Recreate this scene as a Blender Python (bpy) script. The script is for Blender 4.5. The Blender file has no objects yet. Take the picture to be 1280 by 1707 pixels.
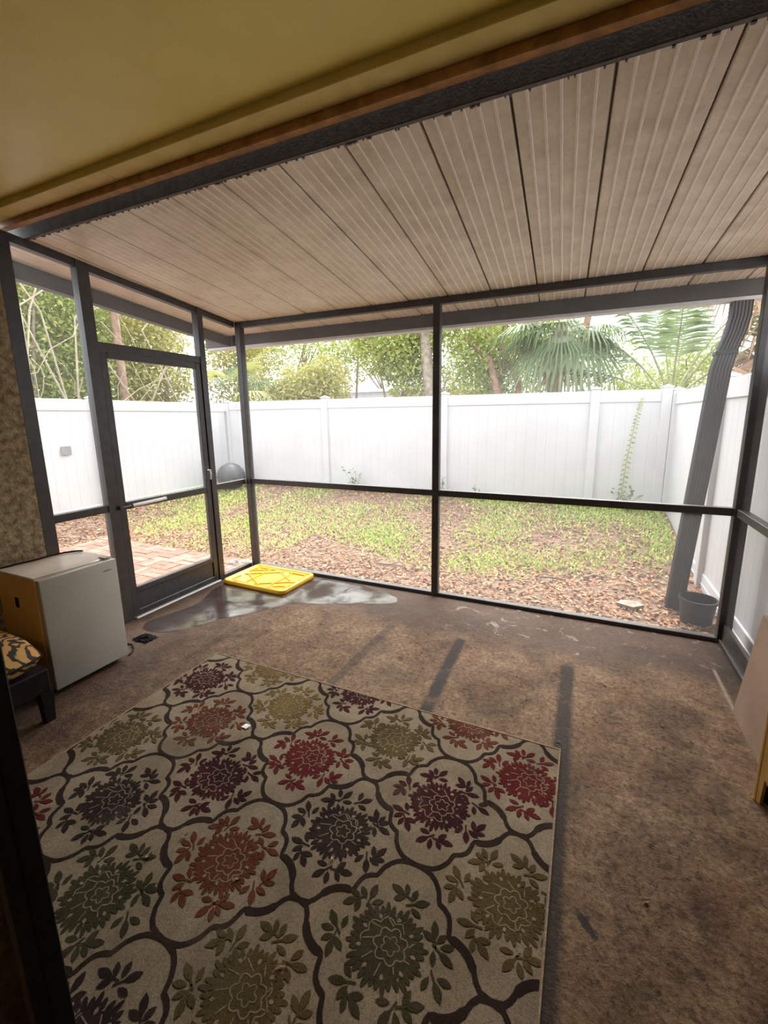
import bpy, bmesh, math, random
import numpy as np
from mathutils import Vector, Matrix
random.seed(7); RNG = np.random.default_rng(11)
scene = bpy.context.scene
COL = scene.collection
PI = math.pi

# ------------------------------------------------------------------ camera
cam_d = bpy.data.cameras.new('camera'); cam = bpy.data.objects.new('camera', cam_d); COL.objects.link(cam)
FPX, PX, PY = 715.3, 654.1, 831.4
yaw, pit, roll = (math.radians(a) for a in (-24.06, 10.86, 0.604))
fwd = Vector((math.sin(yaw)*math.cos(pit), math.cos(yaw)*math.cos(pit), -math.sin(pit)))
rgt = Vector((math.cos(yaw), -math.sin(yaw), 0)); dwn = fwd.cross(rgt)
r2 = rgt*math.cos(roll) + dwn*math.sin(roll); d2 = dwn*math.cos(roll) - rgt*math.sin(roll)
cm = Matrix((r2, -d2, -fwd)).transposed().to_4x4(); cm.translation = (0, 0, 1.555)
cam.matrix_world = cm
cam_d.sensor_fit = 'VERTICAL'; cam_d.sensor_height = 24.0; cam_d.lens = FPX/1707*24.0
cam_d.shift_x = (640-PX)/1707; cam_d.shift_y = (PY-853.5)/1707
cam_d.clip_start = 0.02; cam_d.clip_end = 300
scene.camera = cam
# ------------------------------------------------------------------ world, sun, exposure
w = bpy.data.worlds.new('overcast_sky'); scene.world = w; w.use_nodes = True
nt = w.node_tree; nt.nodes.clear()
wo = nt.nodes.new('ShaderNodeOutputWorld'); bg = nt.nodes.new('ShaderNodeBackground')
tc = nt.nodes.new('ShaderNodeTexCoord'); nz = nt.nodes.new('ShaderNodeTexNoise'); rp = nt.nodes.new('ShaderNodeValToRGB')
nz.inputs['Scale'].default_value = 2.4; nz.inputs['Detail'].default_value = 5
rp.color_ramp.elements[0].position = 0.36; rp.color_ramp.elements[0].color = (0.62, 0.80, 1.0, 1)
rp.color_ramp.elements[1].position = 0.52; rp.color_ramp.elements[1].color = (0.96, 0.98, 1.0, 1)
nt.links.new(tc.outputs['Generated'], nz.inputs['Vector']); nt.links.new(nz.outputs['Fac'], rp.inputs['Fac'])
nt.links.new(rp.outputs['Color'], bg.inputs['Color']); bg.inputs['Strength'].default_value = 1.0
nt.links.new(bg.outputs[0], wo.inputs['Surface'])
sd = bpy.data.lights.new('sun', 'SUN'); sd.energy = 3.2; sd.angle = math.radians(60); sd.color = (1, .97, .92)
so = bpy.data.objects.new('sun', sd); COL.objects.link(so); so.rotation_euler = (math.radians(-38), math.radians(-4), 0)
scene.view_settings.view_transform = 'Standard'; scene.view_settings.look = 'None'
scene.view_settings.gamma = 1; scene.view_settings.use_curve_mapping = False
scene.view_settings.exposure = 1.9

# ------------------------------------------------------------------ materials
def _n(t, typ, **kw):
    n = t.nodes.new(typ)
    for k, v in kw.items(): setattr(n, k, v)
    return n
def ramp(t, fac, stops):
    r = _n(t, 'ShaderNodeValToRGB'); e = r.color_ramp.elements
    while len(e) < len(stops): e.new(0.5)
    for el, (p, c) in zip(e, stops): el.position = p; el.color = (*c, 1)
    t.links.new(fac, r.inputs['Fac']); return r.outputs['Color']
def noise(t, vec, scale, detail=4, rough=.55, dist=0.0):
    n = _n(t, 'ShaderNodeTexNoise'); n.inputs['Scale'].default_value = scale; n.inputs['Detail'].default_value = detail
    n.inputs['Roughness'].default_value = rough; n.inputs['Distortion'].default_value = dist
    t.links.new(vec, n.inputs['Vector']); return n.outputs['Fac']
def math_(t, op, a, b=None, c=None, clamp=False):
    n = _n(t, 'ShaderNodeMath', operation=op, use_clamp=clamp)
    for i, v in enumerate((a, b, c)):
        if v is None: continue
        if isinstance(v, (int, float)): n.inputs[i].default_value = v
        else: t.links.new(v, n.inputs[i])
    return n.outputs[0]
def mixc(t, fac, a, b, blend='MIX'):
    n = _n(t, 'ShaderNodeMix', data_type='RGBA', blend_type=blend)
    for s, v in ((n.inputs[0], fac), (n.inputs[6], a), (n.inputs[7], b)):
        if isinstance(v, (int, float)): s.default_value = v
        elif isinstance(v, tuple): s.default_value = (*v, 1)
        else: t.links.new(v, s)
    return n.outputs[2]
def sstep(t, v, a, b):
    n = _n(t, 'ShaderNodeMapRange', interpolation_type='SMOOTHSTEP'); t.links.new(v, n.inputs[0])
    n.inputs[1].default_value = a; n.inputs[2].default_value = b; return n.outputs[0]
def bump(t, bs, h, strength, dist):
    b = _n(t, 'ShaderNodeBump'); b.inputs['Strength'].default_value = strength; b.inputs['Distance'].default_value = dist
    t.links.new(h, b.inputs['Height']); t.links.new(b.outputs[0], bs.inputs['Normal'])
def base(name, world=False):
    m = bpy.data.materials.new(name); m.use_nodes = True; t = m.node_tree
    bs = t.nodes['Principled BSDF']
    if world: v = _n(t, 'ShaderNodeNewGeometry').outputs['Position']
    else: v = _n(t, 'ShaderNodeTexCoord').outputs['Object']
    return m, t, bs, v
def pm(name, c0, c1, scale=8, rough=.6, bmp=0.0, bscale=60, spec=.5, metal=0, lo=.35, hi=.65, world=True, detail=4):
    m, t, bs, v = base(name, world)
    t.links.new(ramp(t, noise(t, v, scale, detail), [(lo, c0), (hi, c1)]), bs.inputs['Base Color'])
    bs.inputs['Roughness'].default_value = rough; bs.inputs['Specular IOR Level'].default_value = spec; bs.inputs['Metallic'].default_value = metal
    if bmp: bump(t, bs, noise(t, v, bscale, 5), bmp, .01)
    return m
def leafm(name, cols, trans=.35, rough=.55):
    m, t, bs, v = base(name)
    g = _n(t, 'ShaderNodeNewGeometry').outputs['Random Per Island']
    k = len(cols)-1
    c = ramp(t, g, [(i/k, cc) for i, cc in enumerate(cols)])
    t.links.new(c, bs.inputs['Base Color']); bs.inputs['Roughness'].default_value = rough; bs.inputs['Specular IOR Level'].default_value = .3
    if trans:
        tr = _n(t, 'ShaderNodeBsdfTranslucent'); t.links.new(c, tr.inputs['Color'])
        mx = _n(t, 'ShaderNodeMixShader'); mx.inputs[0].default_value = trans
        t.links.new(bs.outputs[0], mx.inputs[1]); t.links.new(tr.outputs[0], mx.inputs[2])
        t.links.new(mx.outputs[0], t.nodes['Material Output'].inputs['Surface'])
    return m
M = {}
M['bronze'] = pm('bronze_aluminium', (.034, .029, .028), (.052, .045, .043), 14, .42, .05, 200)
M['bronze_in'] = pm('bronze_header', (.055, .048, .045), (.09, .08, .075), 30, .6, .3, 90)
M['gutter'] = pm('gutter_brown', (.046, .040, .039), (.066, .058, .056), 9, .5)
M['spout'] = pm('downspout_brown', (.020, .018, .018), (.032, .029, .029), 9, .5)
M['white_metal'] = pm('white_drip_edge', (.62, .62, .63), (.72, .72, .72), 12, .5)
M['vinyl'] = pm('white_vinyl', (.575, .57, .585), (.62, .615, .63), 2.0, .5, spec=.4)
def mk_panel():
    m, t, bs, v = base('roof_panel_beige', True)
    c = ramp(t, noise(t, v, 6, 8, .65), [(.32, (.62, .55, .455)), (.66, (.83, .77, .68))])
    c = mixc(t, math_(t, 'MULTIPLY', sstep(t, noise(t, v, 55, 5, .7), .54, .68), .30), c, (.40, .32, .24))
    c = mixc(t, math_(t, 'MULTIPLY', sstep(t, noise(t, v, 2.2, 5, .6, .6), .52, .68), .35), c, (.56, .45, .34))
    t.links.new(c, bs.inputs['Base Color']); bs.inputs['Roughness'].default_value = .38
    bump(t, bs, noise(t, v, 120, 4), .05, .01); return m
M['panel'] = mk_panel()
M['bead'] = pm('roof_panel_bead', (.80, .74, .67), (.88, .84, .78), 20, .45)
M['olive'] = pm('olive_paint', (.70, .60, .135), (.76, .66, .165), 3, .34, .12, 260, spec=.5)
M['olive_board'] = pm('olive_board', (.62, .52, .17), (.70, .59, .22), 9, .55, .1, 150)
M['stain_wood'] = pm('stained_wood', (.28, .14, .045), (.50, .26, .085), 16, .5, .1, 60)
M['stucco'] = pm('tan_stucco', (.17, .125, .07), (.42, .33, .21), 26, .85, 1.0, 70, spec=.2)
M['cream_wall'] = pm('cream_wall', (.16, .135, .10), (.20, .17, .13), 5, .8, .2, 120)
M['black_metal'] = pm('black_metal', (.004, .004, .0045), (.009, .009, .010), 30, .6, spec=.2)
M['dark_metal'] = pm('dark_grey_metal', (.03, .03, .033), (.05, .05, .055), 30, .45)
M['fridge'] = pm('fridge_enamel', (.40, .375, .32), (.44, .42, .365), 3, .34, .02, 300)
M['fridge_aged'] = pm('fridge_aged_side', (.72, .42, .14), (.80, .50, .19), 3, .4)
M['fridge_top'] = pm('fridge_top', (.60, .50, .42), (.68, .60, .53), 6, .25)
M['gasket'] = pm('grey_gasket', (.10, .08, .06), (.16, .13, .10), 20, .6)
M['rubber'] = pm('black_rubber', (.008, .008, .008), (.015, .015, .015), 30, .8, spec=.15)
M['steel'] = pm('brushed_steel', (.45, .45, .46), (.62, .62, .62), 30, .35, metal=.6)
M['yellow'] = pm('yellow_plastic', (.74, .38, .008), (.80, .44, .015), 6, .38)
M['yellow_dark'] = pm('yellow_plastic_slot', (.30, .15, .004), (.36, .2, .006), 10, .6)
M['blackwood'] = pm('black_wood', (.006, .005, .005), (.012, .010, .009), 14, .6, spec=.2)
M['board'] = pm('brown_hardboard', (.20, .125, .085), (.27, .175, .12), 5, .7, .1, 80)
M['pine'] = pm('pine_wood', (.66, .40, .12), (.76, .50, .19), 10, .45)
M['rope'] = pm('rug_binding', (.20, .13, .08), (.33, .23, .15), 120, .9, .4, 300)
M['pot'] = pm('black_pot', (.006, .007, .008), (.012, .013, .015), 12, .5)
M['ball'] = pm('grey_ball', (.055, .058, .06), (.085, .088, .09), 8, .45)
M['stone'] = pm('grey_stone', (.22, .20, .18), (.45, .42, .38), 9, .9, .5, 30)
M['bark'] = pm('grey_bark', (.20, .155, .12), (.38, .31, .24), 9, .9, .6, 30)
M['bark_red'] = pm('brown_bark', (.22, .13, .085), (.38, .25, .17), 9, .9, .6, 30)
M['vine_stem'] = pm('pale_vine', (.30, .25, .17), (.42, .36, .26), 9, .8)
M['stem'] = pm('green_stem', (.20, .22, .10), (.32, .33, .17), 9, .7)
M['paper'] = pm('white_paper', (.75, .74, .72), (.82, .81, .8), 9, .8)
M['house_wall'] = pm('house_siding', (.60, .62, .65), (.68, .70, .72), 3, .7)
M['house_roof'] = pm('house_shingles', (.36, .37, .40), (.46, .47, .5), 9, .9)
M['grey_plate'] = pm('grey_plate', (.22, .225, .23), (.28, .285, .285), 30, .6)
M['lamp_glass'] = None
M['rag'] = pm('black_cloth', (.006, .006, .008), (.014, .014, .017), 30, .95, spec=.05)
BRICK = [pm('brick_%d' % i, a, b, 18, .85, .4, 60) for i, (a, b) in enumerate((((.27, .115, .075), (.34, .165, .115)), ((.24, .095, .06), (.31, .14, .095)), ((.30, .155, .11), (.36, .21, .155))))]
M['dry_leaf'] = pm('dry_leaf', (.30, .20, .12), (.46, .33, .22), 40, .8)
M['soil'] = pm('soil', (.11, .065, .04), (.22, .145, .095), 6, .95, .6, 30, detail=8)
M['joint_sand'] = pm('joint_sand', (.30, .22, .15), (.4, .31, .22), 30, .95)
M['leaf_bright'] = leafm('leaf_bright', [(.239, .315, .067), (.435, .474, .119), (.326, .415, .110), (.544, .512, .168)], .28)
M['leaf_mid'] = leafm('leaf_mid', [(.189, .254, .061), (.324, .383, .106), (.447, .464, .140), (.243, .313, .088)], .28)
M['leaf_pale'] = leafm('leaf_pale', [(.444, .430, .128), (.313, .339, .091), (.600, .497, .181), (.392, .408, .154)], .28)
M['frond'] = leafm('palm_frond', [(.120, .179, .078), (.193, .253, .114), (.164, .223, .107)], .3)
M['frond_y'] = leafm('palm_frond_yellow', [(.365, .385, .113), (.486, .446, .169), (.304, .365, .113)], .4)
M['frond_dry'] = leafm('palm_frond_dry', [(.322, .188, .107), (.430, .269, .162), (.269, .162, .098), (.466, .322, .215)], .2)
M['litter'] = leafm('leaf_litter', [(.232, .097, .047), (.416, .195, .093), (.532, .287, .159), (.346, .144, .070), (.601, .390, .233), (.278, .133, .074), (.464, .205, .111)], 0, .8)
M['grass'] = leafm('grass', [(.310, .439, .090), (.466, .572, .139), (.582, .657, .201), (.388, .511, .128)], .3)
M['vine_leaf'] = leafm('vine_leaf', [(.432, .528, .120), (.600, .672, .216), (.240, .336, .096)], .3)
M['seed_leaf'] = leafm('seedling_leaf', [(.12, .20, .08), (.22, .32, .14), (.32, .40, .2)], .3)

def mk_screen():
    m, t, bs, v = base('insect_screen')
    t.nodes.remove(bs)
    tr = _n(t, 'ShaderNodeBsdfTransparent'); df = _n(t, 'ShaderNodeBsdfDiffuse'); tl = _n(t, 'ShaderNodeBsdfTranslucent')
    df.inputs['Color'].default_value = (.42, .42, .42, 1); tl.inputs['Color'].default_value = (.62, .62, .62, 1)
    a = _n(t, 'ShaderNodeMixShader'); a.inputs[0].default_value = .6
    t.links.new(df.outputs[0], a.inputs[1]); t.links.new(tl.outputs[0], a.inputs[2])
    b = _n(t, 'ShaderNodeMixShader'); b.inputs[0].default_value = .115
    t.links.new(tr.outputs[0], b.inputs[1]); t.links.new(a.outputs[0], b.inputs[2])
    t.links.new(b.outputs[0], t.nodes['Material Output'].inputs['Surface'])
    return m
M['screen'] = mk_screen()
def mk_glass():
    m, t, bs, v = base('clear_glass'); t.nodes.remove(bs)
    tr = _n(t, 'ShaderNodeBsdfTransparent'); gl = _n(t, 'ShaderNodeBsdfGlossy'); gl.inputs['Roughness'].default_value = .03
    tr.inputs['Color'].default_value = (.86, .9, .88, 1)
    fr = _n(t, 'ShaderNodeFresnel'); b = _n(t, 'ShaderNodeMixShader')
    t.links.new(fr.outputs[0], b.inputs[0]); t.links.new(tr.outputs[0], b.inputs[1]); t.links.new(gl.outputs[0], b.inputs[2])
    t.links.new(b.outputs[0], t.nodes['Material Output'].inputs['Surface']); return m
M['glass'] = mk_glass()
def mk_water():
    m, t, bs, v = base('thin_water', True); t.nodes.remove(bs)
    tr = _n(t, 'ShaderNodeBsdfTransparent'); tr.inputs['Color'].default_value = (.80, .75, .74, 1)
    gl = _n(t, 'ShaderNodeBsdfGlossy'); gl.inputs['Roughness'].default_value = .16
    fr = _n(t, 'ShaderNodeFresnel'); fr.inputs['IOR'].default_value = 1.6
    bp = _n(t, 'ShaderNodeBump'); bp.inputs['Strength'].default_value = .12; bp.inputs['Distance'].default_value = .01
    t.links.new(noise(t, v, 14, 3), bp.inputs['Height']); t.links.new(bp.outputs[0], gl.inputs['Normal'])
    b = _n(t, 'ShaderNodeMixShader')
    k = math_(t, 'MULTIPLY', fr.outputs[0], math_(t, 'ADD', math_(t, 'MULTIPLY', sstep(t, noise(t, v, 4, 5, .6, .5), .36, .66), .34), .05))
    t.links.new(k, b.inputs[0]); t.links.new(tr.outputs[0], b.inputs[1]); t.links.new(gl.outputs[0], b.inputs[2])
    t.links.new(b.outputs[0], t.nodes['Material Output'].inputs['Surface']); return m
M['water'] = mk_water()
def mk_floor():
    m, t, bs, v = base('stained_concrete', True)
    sx = _n(t, 'ShaderNodeSeparateXYZ'); t.links.new(v, sx.inputs[0]); X, Y = sx.outputs[0], sx.outputs[1]
    n1 = noise(t, v, 1.6, 7, .62, .6); n2 = noise(t, v, 7, 8, .68, .5); n3 = noise(t, v, 60, 5, .72); n4 = noise(t, v, 2.3, 4, .5, 1.2); n5 = noise(t, v, 38, 7, .75, .6)
    c = ramp(t, n1, [(.32, (.060, .036, .022)), (.45, (.125, .080, .048)), (.56, (.215, .148, .094)), (.68, (.29, .215, .145))])
    c = mixc(t, .5, c, ramp(t, n2, [(.34, (.045, .027, .017)), (.48, (.145, .095, .058)), (.64, (.29, .215, .148))]))
    c = mixc(t, .40, c, ramp(t, n5, [(.34, (.035, .022, .015)), (.5, (.165, .112, .071)), (.66, (.34, .26, .185))]))
    c = mixc(t, math_(t, 'MULTIPLY', sstep(t, n4, .54, .68), .6), c, (.125, .062, .032))
    c = mixc(t, math_(t, 'MULTIPLY', sstep(t, n3, .57, .66), .7), c, (.022, .015, .011))
    c = mixc(t, math_(t, 'MULTIPLY', sstep(t, n3, .44, .32), .45), c, (.34, .27, .195))
    mul = ramp(t, n5, [(.36, (.5, .48, .46)), (.5, (1, 1, 1)), (.66, (1.0, 1.0, 1.0))])
    c = mixc(t, .85, c, mul, 'MULTIPLY')
    c = mixc(t, .8, c, ramp(t, noise(t, v, 3.2, 6, .6, 1.0), [(.34, (.42, .38, .35)), (.56, (1, 1, 1))]), 'MULTIPLY')
    c = mixc(t, 1.0, c, (.98, .85, .70), 'MULTIPLY')
    # damp, dirty border by the screens, with a ragged edge
    wob = math_(t, 'MULTIPLY', math_(t, 'SUBTRACT', n2, .5), .9)
    eb = math_(t, 'ADD', Y, wob)
    c = mixc(t, math_(t, 'MULTIPLY', sstep(t, eb, 2.62, 3.0), .80), c, (.052, .032, .024))
    el = math_(t, 'ADD', X, wob)
    c = mixc(t, math_(t, 'MULTIPLY', sstep(t, el, -1.95, -2.65), .68), c, (.048, .030, .024))
    pal = math_(t, 'MULTIPLY', sstep(t, noise(t, v, 5.5, 7, .7, 1.5), .56, .66), math_(t, 'MULTIPLY', sstep(t, eb, 2.75, 3.0), sstep(t, X, -1.3, -.6)))
    c = mixc(t, math_(t, 'MULTIPLY', pal, .55), c, (.36, .31, .26))
    # glue lines left by an old floor covering
    def strip(xc, hw, y0, y1, amt, slant=0.0):
        nonlocal c
        d = math_(t, 'ABSOLUTE', math_(t, 'ADD', math_(t, 'SUBTRACT', X, xc), math_(t, 'ADD', math_(t, 'MULTIPLY', math_(t, 'SUBTRACT', n3, .5), .06), math_(t, 'MULTIPLY', math_(t, 'SUBTRACT', Y, 2.3), slant))))
        k = math_(t, 'MULTIPLY', sstep(t, d, hw, hw*.35), math_(t, 'MULTIPLY', sstep(t, math_(t, 'ADD', Y, wob), y0-.05, y0+.05), sstep(t, Y, y1+.03, y1-.05)))
        k = math_(t, 'MULTIPLY', k, math_(t, 'ADD', sstep(t, n2, .25, .55), .25), clamp=True)
        c = mixc(t, math_(t, 'MULTIPLY', k, amt), c, (.024, .016, .012))
    strip(-.695, .052, 1.7, 2.76, .95, .03); strip(-.004, .055, .3, 2.70, .92); strip(-1.265, .045, 1.8, 2.77, .55, -.05); strip(-2.3, .05, 1.8, 2.3, .4)
    # old slab joint on the right
    d = math_(t, 'ABSOLUTE', math_(t, 'SUBTRACT', X, .822))
    k = math_(t, 'MULTIPLY', sstep(t, d, .014, .004), sstep(t, Y, 3.02, 2.97))
    c = mixc(t, math_(t, 'MULTIPLY', k, .6), c, (.28, .23, .18))
    c = mixc(t, math_(t, 'MULTIPLY', sstep(t, X, .83, .85), .6), c, (.04, .028, .02))
    # two tar blots beside the rug
    def blot(x, y, ax, ay, r, a):
        nonlocal c
        u = math_(t, 'ADD', math_(t, 'MULTIPLY', math_(t, 'SUBTRACT', X, x), math.cos(a)), math_(t, 'MULTIPLY', math_(t, 'SUBTRACT', Y, y), math.sin(a)))
        q = math_(t, 'SUBTRACT', math_(t, 'MULTIPLY', math_(t, 'SUBTRACT', Y, y), math.cos(a)), math_(t, 'MULTIPLY', math_(t, 'SUBTRACT', X, x), math.sin(a)))
        dd = math_(t, 'ADD', math_(t, 'POWER', math_(t, 'DIVIDE', u, ax), 2), math_(t, 'POWER', math_(t, 'DIVIDE', q, ay), 2))
        dd = math_(t, 'ADD', dd, math_(t, 'MULTIPLY', math_(t, 'SUBTRACT', n3, .5), 2.2))
        c = mixc(t, math_(t, 'MULTIPLY', sstep(t, dd, 1.2, .3), .9), c, (.012, .012, .014))
    blot(.105, 1.205, .050, .016, 0, -.85); blot(.165, .955, .025, .020, 0, 0)
    t.links.new(c, bs.inputs['Base Color'])
    r = math_(t, 'ADD', math_(t, 'MULTIPLY', n1, -.5), .92); t.links.new(r, bs.inputs['Roughness']); bs.inputs['Specular IOR Level'].default_value = .18
    h = math_(t, 'ADD', math_(t, 'MULTIPLY', n3, .45), math_(t, 'MULTIPLY', n2, .8))
    bump(t, bs, h, .8, .016)
    return m
M['floor'] = mk_floor()
def mk_tiger():
    m, t, bs, v = base('tiger_fabric')
    wv = _n(t, 'ShaderNodeTexWave', wave_type='BANDS', bands_direction='DIAGONAL'); wv.inputs['Scale'].default_value = 11
    wv.inputs['Distortion'].default_value = 9; wv.inputs['Detail'].default_value = 1.5; wv.inputs['Detail Scale'].default_value = 1.3
    t.links.new(v, wv.inputs['Vector'])
    g = ramp(t, noise(t, v, 5, 3), [(.35, (.50, .25, .06)), (.65, (.62, .40, .14))])
    c = mixc(t, sstep(t, wv.outputs['Fac'], .42, .30), g, (.02, .014, .010))
    t.links.new(c, bs.inputs['Base Color']); bs.inputs['Roughness'].default_value = .8
    bump(t, bs, noise(t, v, 300, 2), .2, .003); return m
M['tiger'] = mk_tiger()
def rugm(name, c0, c1, speck=.5, world=True):
    m, t, bs, v = base(name, True)
    n = noise(t, v, 4.5, 4); f = noise(t, v, 230, 3, .7)
    c = ramp(t, n, [(.38, c0), (.62, c1)])
    c = mixc(t, math_(t, 'MULTIPLY', sstep(t, noise(t, v, 130, 4, .75), .48, .62), speck*1.3), c, tuple(x*.45 for x in c0))
    c = mixc(t, math_(t, 'MULTIPLY', sstep(t, f, .50, .68), speck), c, tuple(x*.42 for x in c0))
    c = mixc(t, math_(t, 'MULTIPLY', sstep(t, noise(t, v, 2.6, 6, .65), .54, .68), .38), c, (.085, .06, .042))
    t.links.new(c, bs.inputs['Base Color']); bs.inputs['Roughness'].default_value = .95; bs.inputs['Specular IOR Level'].default_value = .1
    bump(t, bs, f, .6, .004); return m
M['rug'] = rugm('rug_cream', (.18, .137, .090), (.245, .192, .132), .35)
M['rug_line'] = rugm('rug_vine_brown', (.018, .010, .0075), (.030, .018, .013), .3)
RUGC = {
 'red': rugm('rug_red', (.0723, .0068, .0085), (.1020, .0136, .0119), .4), 'burgundy': rugm('rug_burgundy', (.0238, .0059, .0076), (.0493, .0093, .0110), .4),
 'rust': rugm('rug_rust', (.0723, .0170, .0102), (.1190, .0408, .0170), .4), 'gold': rugm('rug_gold', (.1062, .0663, .0187), (.1445, .0952, .0323), .4),
 'olive': rugm('rug_olive', (.0595, .0416, .0145), (.0935, .0680, .0255), .4), 'green': rugm('rug_green', (.0298, .0255, .0110), (.0510, .0425, .0204), .4),
 'dark': rugm('rug_dark', (.0187, .0110, .0102), (.0340, .0204, .0153), .4)}

# ------------------------------------------------------------------ mesh helpers
class MB:
    def __init__(s): s.v = []; s.f = []; s.mi = []; s.cur = 0
    def add(s, vs, fs):
        o = len(s.v); s.v += [tuple(p) for p in vs]; s.f += [[i+o for i in f] for f in fs]; s.mi += [s.cur]*len(fs); return s
    def box(s, x0, x1, y0, y1, z0, z1, bev=0.0):
        if x0 > x1: x0, x1 = x1, x0
        if y0 > y1: y0, y1 = y1, y0
        if bev <= 0:
            return s.add([(x0,y0,z0),(x1,y0,z0),(x1,y1,z0),(x0,y1,z0),(x0,y0,z1),(x1,y0,z1),(x1,y1,z1),(x0,y1,z1)],
                         [(0,3,2,1),(4,5,6,7),(0,1,5,4),(1,2,6,5),(2,3,7,6),(3,0,4,7)])
        bm = bmesh.new(); bmesh.ops.create_cube(bm, size=1)
        for q in bm.verts: q.co = Vector(((x0+x1)/2+q.co.x*(x1-x0), (y0+y1)/2+q.co.y*(y1-y0), (z0+z1)/2+q.co.z*(z1-z0)))
        bmesh.ops.bevel(bm, geom=bm.edges[:], offset=bev, segments=2 if bev > .008 else 1, profile=.5, affect='EDGES')
        return s.bm(bm)
    def bm(s, bm):
        bm.verts.ensure_lookup_table()
        s.add([q.co[:] for q in bm.verts], [[q.index for q in f.verts] for f in bm.faces]); bm.free(); return s
    def hexa(s, p):
        return s.add(p, [(0,3,2,1),(4,5,6,7),(0,1,5,4),(1,2,6,5),(2,3,7,6),(3,0,4,7)])
    def tube(s, pts, rad, n=8, cap=True):
        pts = [Vector(p) for p in pts]; k = len(pts)
        if not hasattr(rad, '__len__'): rad = [rad]*k
        rings = []; up = None
        for i, p in enumerate(pts):
            d = (pts[min(i+1, k-1)]-pts[max(i-1, 0)]).normalized()
            if up is None: up = Vector((0,0,1)) if abs(d.z) < .9 else Vector((1,0,0))
            a = d.cross(up); a = a.normalized() if a.length > 1e-6 else d.orthogonal().normalized()
            b = a.cross(d).normalized(); up = b
            rings.append([p + (a*math.cos(2*PI*j/n) + b*math.sin(2*PI*j/n))*rad[i] for j in range(n)])
        vs = [q for r in rings for q in r]; fs = []
        for i in range(k-1):
            for j in range(n): fs.append((i*n+j, i*n+(j+1)%n, (i+1)*n+(j+1)%n, (i+1)*n+j))
        if cap: fs += [tuple(range(n-1, -1, -1)), tuple(range((k-1)*n, k*n))]
        return s.add(vs, fs)
    def lathe(s, prof, c=(0,0,0), n=32):
        vs = []; fs = []
        for r, z in prof:
            for j in range(n): vs.append((c[0]+r*math.cos(2*PI*j/n), c[1]+r*math.sin(2*PI*j/n), c[2]+z))
        for i in range(len(prof)-1):
            for j in range(n): fs.append((i*n+j, i*n+(j+1)%n, (i+1)*n+(j+1)%n, (i+1)*n+j))
        return s.add(vs, fs)
    def prism(s, poly, z0, z1):
        n = len(poly)
        return s.add([(x, y, z0) for x, y in poly]+[(x, y, z1) for x, y in poly],
                     [tuple(range(n-1, -1, -1)), tuple(range(n, 2*n))]+[(i, (i+1)%n, n+(i+1)%n, n+i) for i in range(n)])
    def mesh(s, name, mats, off=(0,0,0), smooth=False):
        me = bpy.data.meshes.new(name)
        me.from_pydata([(a-off[0], b-off[1], c-off[2]) for a, b, c in s.v], [], s.f)
        for m in (mats if isinstance(mats, (list, tuple)) else [mats]): me.materials.append(m)
        if len(me.materials) > 1: me.polygons.foreach_set('material_index', s.mi)
        if smooth:
            me.polygons.foreach_set('use_smooth', [True]*len(me.polygons))
            try: me.set_sharp_from_angle(angle=math.radians(40))
            except Exception: pass
        me.update(); return me
    def build(s, name, mats, parent=None, smooth=False):
        off = ORG.get(parent.name, (0,0,0)) if parent else (0,0,0)
        o = bpy.data.objects.new(name, s.mesh(name, mats, off, smooth)); COL.objects.link(o)
        if parent: o.parent = parent; ORG[o.name] = off
        return o
ORG = {}
def tag(o, label=None, cat=None, group=None, kind=None):
    for k, v in (('label', label), ('category', cat), ('group', group), ('kind', kind)):
        if v: o[k] = v
    return o
def thing(name, loc, label=None, cat=None, group=None, kind=None, local=False, rz=0):
    o = bpy.data.objects.new(name, None); COL.objects.link(o); o.location = loc; o.rotation_euler.z = rz; o.empty_display_size = .1
    ORG[o.name] = (0,0,0) if local else tuple(loc)
    return tag(o, label, cat, group, kind)
def solo(name, mb, mats, label=None, cat=None, group=None, kind=None, smooth=False, loc=None):
    """a top-level mesh; loc = its base point"""
    o = bpy.data.objects.new(name, mb.mesh(name, mats, loc or (0,0,0), smooth)); COL.objects.link(o)
    if loc: o.location = loc
    return tag(o, label, cat, group, kind)
def link(name, me, parent, loc):
    o = bpy.data.objects.new(name, me); COL.objects.link(o); o.parent = parent; o.location = loc; return o
def bulk(name, V, F, mat):
    """numpy mesh of quads: V (n,3), F (m,4)"""
    me = bpy.data.meshes.new(name); V = np.asarray(V, np.float32); F = np.asarray(F, np.int32); k = F.shape[1]
    me.vertices.add(len(V)); me.vertices.foreach_set('co', V.ravel())
    me.loops.add(F.size); me.loops.foreach_set('vertex_index', F.ravel())
    me.polygons.add(len(F)); me.polygons.foreach_set('loop_start', np.arange(0, F.size, k, dtype=np.int32))
    me.update(calc_edges=True); me.validate(); me.materials.append(mat); return me
def leaf_quads(P, L, W, flat=0.0, updir=None):
    """rhombic leaves at points P; L, W arrays; flat -> lie near horizontal"""
    n = len(P)
    d = RNG.normal(size=(n, 3)); d[:, 2] *= (1-flat)
    if updir is not None: d = d*(1-updir[1]) + np.array(updir[0])*updir[1]*2
    d /= np.linalg.norm(d, axis=1, keepdims=True)+1e-9
    e = RNG.normal(size=(n, 3)); e[:, 2] *= (1-flat)
    e -= (e*d).sum(1, keepdims=True)*d; e /= np.linalg.norm(e, axis=1, keepdims=True)+1e-9
    nn = np.cross(d, e)
    L = np.asarray(L).reshape(-1, 1); W = np.asarray(W).reshape(-1, 1)
    a = P - d*L*.5; b = P - d*L*.05 + e*W*.5 + nn*W*.12; c = P + d*L*.5; f = P - d*L*.05 - e*W*.5 + nn*W*.12
    V = np.stack([a, b, c, f], 1).reshape(-1, 3); F = np.arange(4*n).reshape(-1, 4)
    return V, F

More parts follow.
